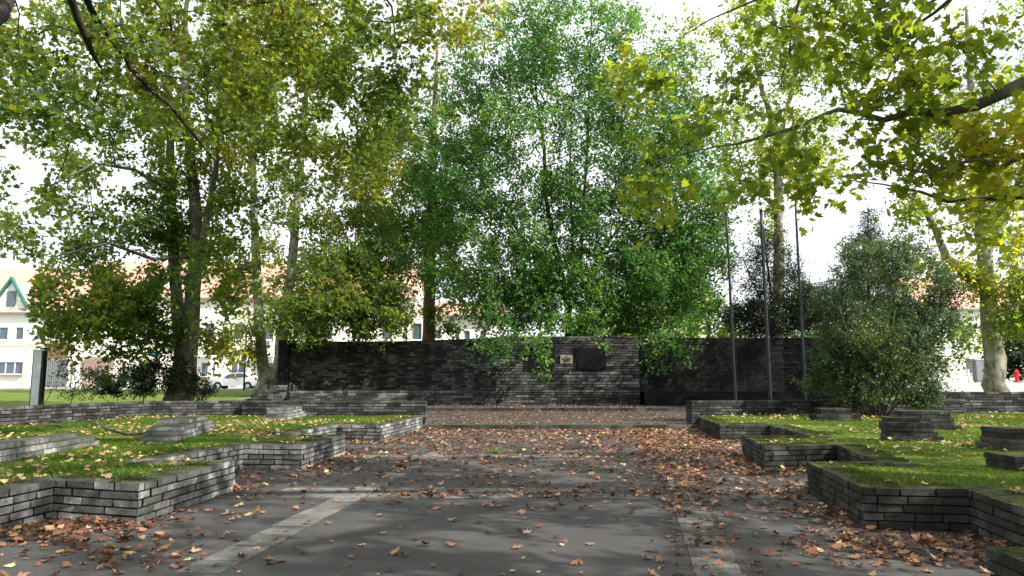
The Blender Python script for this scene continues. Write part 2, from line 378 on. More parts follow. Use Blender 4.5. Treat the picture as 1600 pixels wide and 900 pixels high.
# ------------------------------------------------------------------ memorial wall
mem = thing('memorial_wall', 'big dark curved block wall with plaques behind the terrace', 'wall', (0, 0, 0))
TZ = .30
YC = 40.0
hs_c = [.13] * 8 + [.17] * 4 + [.12, .13, .13, .12, .14, .13, .12, .13, .12, .13, .14, .13, .13, .12]
top = sum(hs_c)
def adj(h, target): k = target / sum(h); return [x * k for x in h]
HT = zat(525, YC) - TZ
xc0, xc1 = xat(775, YC), xat(996, YC)
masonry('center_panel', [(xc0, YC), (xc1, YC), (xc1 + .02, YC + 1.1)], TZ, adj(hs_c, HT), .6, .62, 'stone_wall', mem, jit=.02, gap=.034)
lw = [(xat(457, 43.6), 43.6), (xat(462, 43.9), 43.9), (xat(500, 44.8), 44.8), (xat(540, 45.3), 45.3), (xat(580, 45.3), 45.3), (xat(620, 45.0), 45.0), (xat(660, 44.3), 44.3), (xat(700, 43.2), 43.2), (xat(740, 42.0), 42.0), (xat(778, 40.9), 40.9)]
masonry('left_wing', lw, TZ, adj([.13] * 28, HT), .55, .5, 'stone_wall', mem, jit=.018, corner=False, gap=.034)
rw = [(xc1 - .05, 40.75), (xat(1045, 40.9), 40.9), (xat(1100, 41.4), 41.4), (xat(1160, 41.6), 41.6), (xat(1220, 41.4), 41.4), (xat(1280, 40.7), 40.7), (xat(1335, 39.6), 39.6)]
masonry('right_wing', rw, TZ, adj([.13] * 28, HT), .55, .5, 'stone_shade', mem, jit=.018, corner=False, gap=.034)
# stepped end of the left wing
x0 = lw[0][0]
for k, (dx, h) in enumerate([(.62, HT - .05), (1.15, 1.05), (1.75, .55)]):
    masonry('stepped_end', [(x0 - dx, 43.3 - k * .5), (x0 - (0 if k == 0 else -.02), 43.35 - k * .5)], TZ, adj([.13] * max(4, int(h / .13)), h), .55, .4, 'stone_shade' if k == 0 else 'stone_wall', mem, corner=False)
# ledges (long planter benches) at the foot of the wings
lb = [(xat(459, 38.2), 38.2), (xat(540, 40.0), 40.0), (xat(640, 40.4), 40.4), (xat(772, 39.2), 39.2)]
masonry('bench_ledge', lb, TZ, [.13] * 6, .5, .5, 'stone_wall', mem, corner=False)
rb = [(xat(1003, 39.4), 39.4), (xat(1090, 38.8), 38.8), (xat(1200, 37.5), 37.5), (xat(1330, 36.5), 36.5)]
masonry('bench_ledge', rb, TZ, [.13] * 6, .5, .5, 'stone_shade', mem, corner=False)
# earth in the troughs
def sheet(name, pts, z, mat, parent=None, kind=None):
    mb = MB(); mb.poly([(p[0], p[1], z) for p in pts]); o = mb.build(name, mat, parent)
    if kind: o['kind'] = kind
    return o
sheet('trough_soil', offset_poly(lb, .2) + list(reversed(offset_poly(lw[1:], -.02))), TZ + .72, M['soil'], mem)
sheet('trough_soil', offset_poly(rb, .2) + list(reversed(offset_poly(rw, -.02))), TZ + .72, M['soil'], mem)
# plaques
def panel(name, px0, px1, py0, py1, mat, y=YC - .05, th=.05):
    mb = MB(); mb.box(xat(px0, y), xat(px1, y), y - th, y + .1, zat(py1, y), zat(py0, y)); return mb.build(name, mat, mem, bevel=.008)
panel('dark_plaque', 822, 866, 543, 577, M['granite'])
panel('dark_plaque', 899, 945, 543, 577, M['granite'])
pl = panel('small_plaque', 874.5, 893.5, 554.5, 568, M['plaque'])
mb = MB(); y = YC - .112
pxm = 884
for i, py in enumerate((559.6, 561.3, 563.0, 564.7)):
    wd = (6.5, 7, 6, 5)[i]; x = pxm - wd
    while x < pxm + wd:
        l = random.uniform(1, 2.4); mb.box(xat(x, y), xat(min(x + l, pxm + wd), y), y, y + .02, zat(py + .45, y), zat(py - .45, y)); x += l + .5
mb.poly([(xat(pxm, y), y - .002, zat(555.4, y)), (xat(pxm + 1.1, y), y - .002, zat(557, y)), (xat(pxm, y), y - .002, zat(558.5, y)), (xat(pxm - 1.1, y), y - .002, zat(557, y))])
mb.build('lettering', M['dark_metal'], pl)

# ------------------------------------------------------------------ ground
def gz(x, y):
    z = .42 + .43 * min(1, max(0, (y - 30) / 26.0))
    return z
hole = offset_poly(left_poly, .2) + [Vector((FC3[0] - .1, TER_Y + .25)), Vector((-9, TER_Y + .3)), Vector((-9.3, 30)), Vector((-15.2, 41.5)), Vector((-15.0, 43.6))] \
    + offset_poly(lw[1:], .25) + [Vector((p[0], p[1] + .3)) for p in rw[1:]] + [Vector((17.6, 38)), Vector((15.9, TER_Y + 2.9)), Vector((16, TER_Y + 2.35)), Vector((11.3, TER_Y + 1.75)), Vector((RF3[0] + .2, TER_Y + .3))] \
    + offset_poly(right_poly, .2)
pts = [Vector(p) for p in hole]; nh = len(pts); edges = [(i, (i + 1) % nh) for i in range(nh)]
for x in list(range(-60, 61, 3)):
    for y_ in list(range(-20, 75, 3)):
        pts.append(Vector((x + .37, y_ + .41)))
for a in range(0, 360, 12):
    for rr in (130, 300, 900): pts.append(Vector((rr * math.cos(R(a)), rr * math.sin(R(a)) + 25)))
res = delaunay_2d_cdt(pts, edges, [], 0, 1e-5)
hp = [(p[0], p[1]) for p in hole]
def inside(x, y, poly):
    c = False; j = len(poly) - 1
    for i in range(len(poly)):
        xi, yi = poly[i][0], poly[i][1]; xj, yj = poly[j][0], poly[j][1]
        if (yi > y) != (yj > y) and x < (xj - xi) * (y - yi) / (yj - yi) + xi: c = not c
        j = i
    return c
V2 = res[0]; mb = MB()
mb.v = [(p.x, p.y, gz(p.x, p.y) + (.03 * noise.noise((p.x * .4, p.y * .4, 0)) if abs(p.x) < 60 and p.y < 50 else 0)) for p in V2]
for f in res[2]:
    cx = sum(V2[i].x for i in f) / 3; cy = sum(V2[i].y for i in f) / 3
    if not inside(cx, cy, hp): mb.f.append(tuple(f)); mb.a.append(.5)
for k in range(nh):                     # the cut edge of the terrain goes down behind the walls
    (xa, ya), (xb, yb) = hp[k], hp[(k + 1) % nh]
    mb.poly([(xa, ya, gz(xa, ya) - .01), (xb, yb, gz(xb, yb) - .01), (xb, yb, -.3), (xa, ya, -.3)])
tag(mb.build('ground', M['lawn'], smooth=True), kind='structure')
sheet('plaza_paving', [(-7, -8), (9, -8), (9, TER_Y + .2), (-7, TER_Y + .2)], 0, M['asphalt'], kind='structure')
# terrace in two steps, with worn stone nosings
mb = MB(); mb.box(-16.5, 18.5, TER_Y + .05, 46.6, -.1, .148); tag(mb.build('lower_terrace', M['terrace']), kind='structure')
S2 = G(800, 637.5, .3).y
mb = MB(); mb.box(-16.4, 18.4, S2, 46.5, 0, .30); tag(mb.build('upper_terrace', M['terrace']), kind='structure')
def nosing(name, xa, xb, y, z, dp, h):
    mb = MB(); x = xa
    while x < xb:
        l = min(random.uniform(.9, 1.3), xb - x)
        j = lambda: random.uniform(-.012, .012)
        mb.hexa([(x + .006, y + j(), z - h), (x + l - .006, y + j(), z - h), (x + l - .006, y + dp, z - h), (x + .006, y + dp, z - h),
                 (x + .006, y + j(), z + .006 + j() * .3), (x + l - .006, y + j(), z + .006 + j() * .3), (x + l - .006, y + dp, z + .004), (x + .006, y + dp, z + .004)], random.random())
        x += l
    tag(mb.build(name, M['stone_dark']), kind='structure')
nosing('terrace_step', FC3[0] - .4, RF3[0] + .4, TER_Y - .06, .15, .36, .15)
nosing('terrace_step', -9, 12, S2 - .06, .30, .36, .16)

# paving strips of concrete slabs
mb = MB()
def strip(p0, p1, wd, l0, skip=0):
    a = Vector(p0); b = Vector(p1); t = (b - a).normalized(); nn = Vector((-t.y, t.x)); s = 0; ln = (b - a).length
    while s < ln - .1:
        l = l0 * random.uniform(.8, 1.15); l = min(l, ln - s)
        if random.random() > skip:
            j = lambda: random.uniform(-.018, .018)
            q = [a + t * (s + .012 + j()) - nn * (wd / 2 + j()), a + t * (s + l - .012 + j()) - nn * (wd / 2 + j()), a + t * (s + l - .012 + j()) + nn * (wd / 2 + j()), a + t * (s + .012 + j()) + nn * (wd / 2 + j())]
            # clipped corners make the worn outline
            v = random.random(); z1 = .005 + random.uniform(0, .006)
            mb.hexa([(*p, -.02) for p in q] + [(*p, z1) for p in q], v)
        s += l
LS0, LS1 = g2(250, 925), g2(700, 700)
RS0, RS1 = g2(1128, 905), g2(1035, 700)
LS0 = (LS0[0] - (LS1[0] - LS0[0]) * .4, LS0[1] - (LS1[1] - LS0[1]) * .4); RS0 = (RS0[0] - (RS1[0] - RS0[0]) * .4, RS0[1] - (RS1[1] - RS0[1]) * .4)
strip(LS0, LS1, .40, .55, 0); strip(RS0, RS1, .40, .5, 0)
YS1 = G(800, 776).y; YS2 = G(800, 713).y
strip((-3.6, YS1 + .1), (4.2, YS1 - .05), .42, .62, .08); strip((-3.4, YS1 + .62), (2.4, YS1 + .55), .40, .62, .25)
strip((-4.3, YS2), (4.6, YS2), .42, .62, .08)
tag(mb.build('paving_strips', M['slab']), kind='structure')
# dust and soil washed along the strips: a thin worn band
# street, pavement
ZS = .85
sheet('street', [(-300, 62), (300, 62), (300, 70), (-300, 70)], ZS + .004, M['street'], kind='structure')
mb = MB(); mb.box(-300, 300, 70, 73.2, ZS - .2, ZS + .13); mb.box(-300, 300, 61.85, 62, ZS - .2, ZS + .10)
tag(mb.build('pavement', M['kerb']), kind='structure')
YZ = 1.48
mb = MB()
for (ya, za, yb, zb) in ((44, .70, 49, YZ), (49, YZ, 61.8, YZ)):
    mb.hexa([(25, ya, .2), (90, ya, .2), (90, yb, .2), (25, yb, .2), (25, ya, za), (90, ya, za), (90, yb, zb), (25, yb, zb)])
tag(mb.build('paved_yard', M['street']), kind='structure')

# ------------------------------------------------------------------ stepped stone stubs on the lawns
def stub(name, layers, label, stone='stone', group='stepped stone blocks on the lawns'):
    """layers: (px, py of the near corner, rz, length, width, z0, z1)"""
    root = None; mb = MB()
    for (x, y, rz, l, wd, z0, n) in layers:
        t = Vector((math.cos(rz), math.sin(rz))); q = Vector((-t.y, t.x)); z = z0
        for c in range(n):
            h = .085; ins = .0; s = 0
            while s < l - .02:
                b = min(random.uniform(.3, .46), l - s)
                if l - s - b < .12: b = l - s
                j = lambda: random.uniform(-.006, .006)
                a = Vector((x, y)) + t * (s + .006); e = Vector((x, y)) + t * (s + b - .006)
                o_ = random.uniform(-.012, .012)
                pts_ = [a + q * o_, e + q * o_, e + q * (wd + o_), a + q * (wd + o_)]
                mb.hexa([(p.x + j(), p.y + j(), zz) for zz in (z + .006, z + h - .006) for p in pts_], random.random() ** 1.3)
                s += b
            a = Vector((x, y)) + t * .02 + q * .02; e = a + t * (l - .04)
            pts_ = [a, e, e + q * (wd - .04), a + q * (wd - .04)]
            mb.hexa([(p.x, p.y, zz) for zz in (z, z + h) for p in pts_][:8], 0)
            z += h
    o = mb.build(name, M[stone]); return tag(o, label, 'stone block', group)
LZ = .36
def stub_at(p, q, layers, label, stone='stone', z=.42):
    """layers in the block's own axes: (along, across, length, width, z0, courses); first point is its near low corner, second fixes its direction"""
    a = Vector(g2(*p, z)); b = Vector(g2(*q, z)); t = (b - a).normalized(); n_ = Vector((-t.y, t.x)); rz = math.atan2(t.y, t.x)
    lay = [(*(a + t * l[0] + n_ * l[1]), rz, l[2], l[3], l[4], l[5]) for l in layers]
    return stub('stone_block', lay, label, stone)
c_ = .085
stub_at((-20, 730), (147, 699), [(0, 0, 3.4, .5, LZ, 1), (0, .01, 3.3, .48, LZ + c_, 1), (0, .02, 3.15, .46, LZ + 2 * c_, 1), (.1, .12, 2.6, .3, LZ + 3 * c_, 1)], 'long low stepped block with pale faces at the left edge of the left lawn')
stub_at((274, 692), (346, 671), [(0, 0, 3.3, .75, LZ, 1), (.16, .0, 3.2, .72, LZ + c_, 1), (.32, .01, 3.0, .68, LZ + 2 * c_, 1), (.5, .02, 2.8, .62, LZ + 3 * c_, 1), (1.5, .2, 1.7, .6, LZ + 4 * c_, 1)], 'stepped block in the middle of the left lawn beside the fallen branch')
stub_at((446, 658), (479, 651), [(0, 0, 2.6, .75, LZ, 1), (.15, .0, 2.5, .72, LZ + c_, 1), (.3, .01, 2.3, .68, LZ + 2 * c_, 1), (.6, .1, 1.9, .62, LZ + 3 * c_, 2)], 'small stepped block close to the rear wall of the left lawn')
def rstub(px, py, L_, W_, tiers, label, rz=-.05):
    a = Vector(g2(px, py, .42)); t = Vector((math.cos(rz), math.sin(rz))); n_ = Vector((-t.y, t.x))
    stub('stone_block', [(*(a + t * l[0] + n_ * l[1]), rz, l[2], l[3], LZ + l[4] * c_, l[5]) for l in tiers], label, 'stone_dark')
rstub(1392, 690, 0, 0, [(0, 0, 1.0, .8, 0, 1), (.0, .02, .95, .8, 1, 1), (.02, .05, .85, .75, 2, 1), (-.02, .04, .82, .75, 3, 2), (.02, .2, .6, .5, 5, 1)], 'dark stepped block on the right lawn, nearer of the pair by the big shrub', -.22)
rstub(1412, 672, 0, 0, [(0, 0, 1.45, .8, 0, 1), (.0, .02, 1.35, .8, 1, 1), (.0, .05, 1.2, .75, 2, 2), (.02, .1, 1.15, .7, 4, 2)], 'dark stepped block on the right lawn, farther of the pair by the big shrub', -.1)
rstub(1272, 658, 0, 0, [(0, 0, 1.5, .8, 0, 1), (.1, .05, 1.3, .75, 1, 2), (.25, .1, .9, .6, 3, 2)], 'dark stepped block partly hidden left of the big shrub')
rstub(1563, 705, 0, 0, [(0, 0, 1.6, .9, 0, 1), (.08, .04, 1.5, .85, 1, 1), (.16, .08, 1.4, .8, 2, 1), (.20, .1, 1.3, .8, 3, 2)], 'dark stepped block cut by the right edge of the picture')
rstub(1588, 738, 0, 0, [(0, 0, 1.2, .7, 0, 3)], 'low dark block near the right picture edge on the mossy lawn')

# ------------------------------------------------------------------ leaves and trees
STAR = np.array([(0, 0, 0), (.20, .03, 0), (.52, .20, .05), (.30, .38, 0), (.46, .72, .06), (.19, .60, 0), (0, 1.0, -.10), (-.19, .60, 0), (-.46, .72, .06), (-.30, .38, 0), (-.52, .20, .05), (-.20, .03, 0)])
TRI = np.array([(0, 0, 0), (.42, .30, .05), (.20, .50, 0), (0, 1.0, -.08), (-.20, .50, 0), (-.42, .30, .05)])
KITE = np.array([(0, 0, 0), (.34, .42, .06), (0, 1.0, -.06), (-.34, .42, .06)])
SLIM = np.array([(0, 0, 0), (.16, .45, .02), (0, 1.0, 0), (-.16, .45, .02)])
def leaf_cloud(name, pos, size, tmpl, rnd, up=1.0, rs=RS, down=0.5):
    n_ = len(pos); nrm = rs.normal(size=(n_, 3)) + np.array([0, 0, up]); nrm /= np.linalg.norm(nrm, axis=1)[:, None]
    d = rs.normal(size=(n_, 3)) + np.array([0, 0, -down]); d -= nrm * (d * nrm).sum(1)[:, None]; d /= np.linalg.norm(d, axis=1)[:, None]
    s_ = np.cross(d, nrm); sz = size * rs.uniform(.5, 1.25, n_)
    T = tmpl; k = len(T)
    V = pos[:, None, :] + sz[:, None, None] * (T[None, :, 0, None] * s_[:, None, :] + T[None, :, 1, None] * d[:, None, :] + T[None, :, 2, None] * nrm[:, None, :])
    return fast_mesh(name, V.reshape(-1, 3), np.arange(n_ * k), k, rnd)
def ellip(c, r, n_, rs, shell=.35):
    v = rs.normal(size=(n_, 3)); v /= np.linalg.norm(v, axis=1)[:, None]
    return np.array(c) + v * np.array(r) * (rs.uniform(shell ** 3, 1, n_)[:, None] ** (1 / 3))

def grow_tree(name, label, stems, ells, nclump, nleaf, leaf, tmpl, lmat, bmat, cat='tree', group=None, spread=.75, twig=.8, seed=1,
              tip=.012, up=1.0, rise=.3, hue=None, per_twig=14, sides=8, wig=.12, expo=.46, down=.5, avoid=None, branchlets=True):
    """stems: list of (points, radii); first stem starts at the root. ells: list of (centre, radii, weight, hue shift)"""
    rs = np.random.RandomState(seed); rnd = random.Random(seed)
    base = Vector(stems[0][0][0]); root = thing(name, label, cat, base, group)
    N = []; par = []; fixed = []
    for pts_, rad in stems:                                     # subdivide stems
        pts_ = [Vector(p) for p in pts_]
        prev = -1
        if N:
            dd = [(Vector(q) - pts_[0]).length for q in N]; prev = int(np.argmin(dd))
        for i in range(len(pts_)):
            if i == 0 and prev >= 0 and (N[prev] - pts_[0]).length < .05: continue
            if i == 0:
                N.append(pts_[0]); par.append(prev); fixed.append(rad[0]); prev = len(N) - 1; continue
            a = pts_[i - 1]; b = pts_[i]; k = max(1, int((b - a).length / .45))
            for s in range(1, k + 1):
                t = s / k; p = a.lerp(b, t)
                if s < k: p = p + Vector((rnd.uniform(-1, 1), rnd.uniform(-1, 1), rnd.uniform(-1, 1))) * wig * .25 * (rad[i] * 1.5 + .03)
                N.append(p); par.append(prev); fixed.append(rad[i - 1] * (1 - t) + rad[i] * t); prev = len(N) - 1
    W = np.array([e[2] for e in ells], float); W /= W.sum()
    C = []; Hs = []
    for e, w_ in zip(ells, W):
        k = max(1, int(round(nclump * w_))); C.append(ellip(e[0], e[1], k, rs)); Hs.append(np.full(k, e[3] if len(e) > 3 else 0.0))
    C = np.concatenate(C); Hs = np.concatenate(Hs)
    if avoid is not None:
        keep = np.array([not avoid(*c) for c in C]); C = C[keep]; Hs = Hs[keep]
    arrN = np.array([tuple(p) for p in N])
    dist = np.array([np.min(np.linalg.norm(arrN - c, axis=1)) for c in C]); order = np.argsort(dist)
    cap = len(N) + len(C) * 60; NP = np.zeros((cap, 3)); NP[:len(N)] = arrN; cnt = len(N)
    ends = []
    for ci in order:
        c = C[ci]; d = NP[:cnt] - c; hor = np.hypot(d[:, 0], d[:, 1]); dl = np.linalg.norm(d, axis=1)
        cost = dl + .9 * np.maximum(0, NP[:cnt, 2] - c[2] + rise * hor)
        cost[:1] += 2
        b = int(np.argmin(cost)); p0 = Vector(NP[b]); p1 = Vector(c); ln = (p1 - p0).length
        k = max(1, min(40, int(ln / .5))); prev = b
        sag = Vector((0, 0, 1)) * ln * .10 * (1 if rise > 0 else -1)
        for s in range(1, k + 1):
            t = s / k; p = p0.lerp(p1, t) + sag * math.sin(math.pi * t)
            if s < k: p += Vector((rnd.gauss(0, 1), rnd.gauss(0, 1), rnd.gauss(0, 1))) * wig * min(1, ln * .3)
            NP[cnt] = p; N.append(p); par.append(prev); fixed.append(None); prev = cnt; cnt += 1
        ends.append((prev, ci))
    n_ = len(N); load = [0.0] * n_
    for e, ci in ends: load[e] += 1
    for i in range(n_ - 1, 0, -1):
        if par[i] >= 0: load[par[i]] += load[i]
    rad = [fixed[i] if fixed[i] is not None else tip * max(1, load[i]) ** expo for i in range(n_)]
    for i in range(n_):
        if fixed[i] is None and par[i] >= 0: rad[i] = min(rad[i], rad[par[i]] * .9)
    kids = [[] for _ in range(n_)]
    for i in range(n_):
        if par[i] >= 0: kids[par[i]].append(i)
    main = [max(k, key=lambda q: (fixed[q] is not None, rad[q], load[q])) if k else -1 for k in kids]
    mb = MB()
    for i in range(n_):
        if par[i] < 0 or main[par[i]] != i:
            chain = ([par[i]] if par[i] >= 0 else []) + [i]; j = i
            while main[j] >= 0: j = main[j]; chain.append(j)
            if len(chain) < 2: continue
            rr = [rad[q] for q in chain]
            if par[i] >= 0: rr[0] = min(rad[chain[0]], rr[1] * 1.25)
            big = max(rr)
            mb.tube([N[q] for q in chain], rr, sides * 2 if big > .15 else (sides if big > .03 else 5), lump=.16 if big > .08 else 0, cap=True)
    # twigs with leaves
    cl = np.array([NP[e] for e, _ in ends]); hs = Hs[[ci for _, ci in ends]]; nc = len(cl)
    ntw = max(1, int(nleaf / per_twig / nc))
    ch = rs.uniform(0, 1, nc)
    T0 = np.repeat(cl, ntw, 0) + rs.normal(size=(nc * ntw, 3)) * spread * .30
    dv = rs.normal(size=(nc * ntw, 3)) + np.array([0, 0, .1]); dv /= np.linalg.norm(dv, axis=1)[:, None]
    T1 = T0 + dv * (twig * rs.uniform(.5, 1.25, nc * ntw))[:, None]; T1[:, 2] -= .12 * twig
    nt_ = len(T0)
    if branchlets:
        # joins from the clump to each twig and the twig itself as three-sided slivers
        src = np.repeat(cl, ntw, 0); wv = tip * .42
        A = np.concatenate([src, T0]); B = np.concatenate([T0, T1]); dirn = B - A; dirn /= (np.linalg.norm(dirn, axis=1)[:, None] + 1e-6)
        u = np.cross(dirn, np.array([.3, .5, .81])); u /= (np.linalg.norm(u, axis=1)[:, None] + 1e-6); v = np.cross(dirn, u)
        ring = [u, -.5 * u + .87 * v, -.5 * u - .87 * v]
        VV = np.stack([A + r_ * wv for r_ in ring] + [B + r_ * wv * .5 for r_ in ring], 1).reshape(-1, 3)
        b6 = (np.arange(len(A)) * 6)[:, None]
        FF = np.stack([b6 + np.array([0, 1, 4, 3]), b6 + np.array([1, 2, 5, 4]), b6 + np.array([2, 0, 3, 5])], 1).reshape(-1)
    tr = mb.build('trunk', bmat, root, smooth=True, origin=base)
    if branchlets:
        me2 = fast_mesh('twigs', VV - np.array(base), FF, 4); o2 = new_obj('twigs', me2, bmat, root)
    nl = nt_ * per_twig
    if nl:
        t = rs.uniform(.1, 1.05, (nt_, per_twig, 1))
        pos = (T0[:, None, :] * (1 - t) + T1[:, None, :] * t + rs.normal(size=(nt_, per_twig, 3)) * leaf * .55).reshape(-1, 3)
        cr = np.repeat(ch, ntw * per_twig); hh = np.repeat(hs, ntw * per_twig)
        fld = np.array([noise.noise((c[0] * .33 + seed, c[1] * .33, c[2] * .33)) for c in cl]); fld = np.repeat(np.clip(.5 + fld * 1.3, 0, 1), ntw * per_twig)
        val = np.clip(.42 * fld + .16 * cr + .40 * rs.uniform(0, 1, nl) + hh - .04, 0, 1)
        if avoid is not None:
            k = np.array([not avoid(*q) for q in pos]); pos = pos[k]; val = val[k]
        me = leaf_cloud('crown', pos - np.array(base), leaf, tmpl, val, up, rs, down)
        new_obj('crown', me, lmat, root)
    return root

def near_cam(x, y, z): return (abs(x) < 1.6 + .25 * max(0, y) and y > -2 and y < 6 and z < 4.5)
GY = gz
def PX(px, py, d): p = P(px, py, d); return (p.x, p.y, p.z)
def ground_pt(px, d): return (xat(px, d), d, gz(xat(px, d), d) - .05)
def E(px, py, d, rx, ry, rz, w_=1, h=0):   # ellipsoid of foliage around the point seen there; radii in metres
    return (PX(px, py, d), (rx, ry, rz), w_, h)

# --- left plane tree with forked trunk behind the low wall
d = 27.5
grow_tree('plane_tree', 'forked plane tree with mottled trunk behind the low wall at left', [
    ([ground_pt(286, d), PX(286, 600, d), PX(290, 560, d), PX(299, 500, d), PX(304, 420, d), PX(306, 330, d), PX(296, 230, d), PX(288, 140, d), PX(290, 20, d), PX(300, -60, d)], [.62, .46, .40, .30, .24, .21, .17, .13, .09, .05]),
    ([PX(289, 580, d), PX(280, 520, d + .2), PX(274, 440, d + .5), PX(268, 340, d + .6), PX(266, 220, d + .6), PX(262, 100, d + .6), PX(255, -20, d)], [.36, .24, .21, .18, .15, .10, .06]),
    ([PX(302, 440, d), PX(322, 350, d - .3), PX(338, 260, d - .5), PX(345, 150, d - .6)], [.16, .12, .10, .06]),
    ([PX(306, 400, d), PX(240, 405, d - 1), PX(170, 380, d - 2), PX(90, 400, d - 2.6)], [.10, .07, .05, .03]),
    ([PX(268, 300, d), PX(210, 265, d - 1), PX(150, 255, d - 2), PX(80, 290, d - 2.6)], [.09, .07, .05, .03])],
    [E(120, 470, d - 2, 2.4, 2.5, 1.5, 1.8, .02), E(190, 500, d - 1, 2.2, 2.2, 1.2, 1.3), E(100, 370, d - 1, 2.2, 2.5, 1.6, .8), E(200, 380, d, 3.0, 3, 2, 1.2), E(350, 440, d - 1, 1.5, 2, 1.4, .55, .06), E(340, 540, d - 1, .9, 1, .8, .2, .15),
     E(330, 330, d, 2.4, 3, 2.2, 1), E(140, 220, d, 3.4, 3, 2.4, 1.2), E(330, 180, d, 3.2, 3, 3, 1.6, .08), E(230, 60, d, 4, 4, 3.5, 1.6), E(420, 90, d, 2.4, 3, 3, .9, .12), E(60, 100, d + 1, 3, 3, 3, .7), E(420, 270, d, 1.8, 2, 2.2, .7, .1)],
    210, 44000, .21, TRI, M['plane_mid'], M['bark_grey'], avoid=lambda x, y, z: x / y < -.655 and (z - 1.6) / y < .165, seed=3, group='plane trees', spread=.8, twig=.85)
# --- two-stemmed plane by the left end of the memorial wall
d = 46.5
grow_tree('plane_tree', 'pale two-stemmed plane tree beside the left end of the big wall', [
    ([ground_pt(418, d), PX(419, 600, d), PX(410, 570, d), PX(405, 500, d), PX(400, 400, d), PX(396, 300, d), PX(392, 150, d), PX(390, 40, d)], [.75, .6, .36, .32, .28, .22, .15, .07]),
    ([PX(422, 600, d), PX(437, 570, d), PX(443, 500, d), PX(455, 430, d), PX(461, 350, d), PX(472, 240, d), PX(480, 120, d), PX(485, 20, d)], [.5, .42, .34, .30, .26, .20, .13, .07]),
    ([PX(446, 475, d), PX(462, 478, d - 1), PX(480, 486, d - 2), PX(500, 478, d - 3)], [.16, .14, .12, .08]),
    ([PX(457, 350, d), PX(425, 348, d - .5), PX(398, 330, d - 1)], [.12, .10, .06])],
    [E(560, 450, d - 3, 2.6, 2, 2.4, 2.4, .06), E(480, 490, d - 3, 2.2, 2, 1.6, 1.3, .02), E(590, 500, d - 3, 1.6, 2, 1.2, .9, .08), E(510, 400, d, 4, 3, 3, 1.4, .02), E(570, 380, d, 3, 3, 2.5, 1), E(390, 420, d, 2.4, 3, 2.4, .6, .12), E(380, 520, d, 1.6, 2, 1.8, .4, .1),
     E(500, 280, d, 4.5, 3.5, 3.5, 1.4, .06), E(580, 260, d, 3, 3, 4, 1.2, .1), E(440, 160, d, 4, 4, 4, 1.2, .18), E(560, 130, d, 3.5, 4, 4, 1), E(490, 40, d, 5, 4, 3, .9), E(480, 505, d - 2, 1.4, 1, .8, .3, .35)],
    250, 50000, .26, KITE, M['plane_mid'], M['bark_plane'], seed=5, group='plane trees', spread=1.0, twig=1.1, tip=.016)
# --- brown trunk behind the wall
d = 52
grow_tree('tall_tree', 'straight brown-barked tree rising behind the left wing of the big wall', [
    ([ground_pt(670, d), PX(670, 540, d), PX(671, 440, d), PX(674, 330, d), PX(678, 200, d), PX(684, 60, d)], [.6, .46, .40, .34, .24, .08])],
    [E(660, 390, d, 3, 3, 2, .9, -.1), E(640, 320, d, 3.4, 3, 3, 1, -.05), E(710, 340, d, 3, 3, 3, .9), E(715, 430, d, 1.6, 2, 1.2, .2), E(700, 200, d, 4, 4, 4.5, 1), E(610, 230, d, 1.8, 2, 3.4, .4, .35), E(700, 490, d, 1.0, 1.2, 1.4, .16, .12), E(650, 490, d, .4, 1, .8, .05, .1)],
    120, 24000, .28, KITE, M['plane_mid'], M['bark_brown'], seed=8, spread=1.0, twig=1.1, tip=.016)
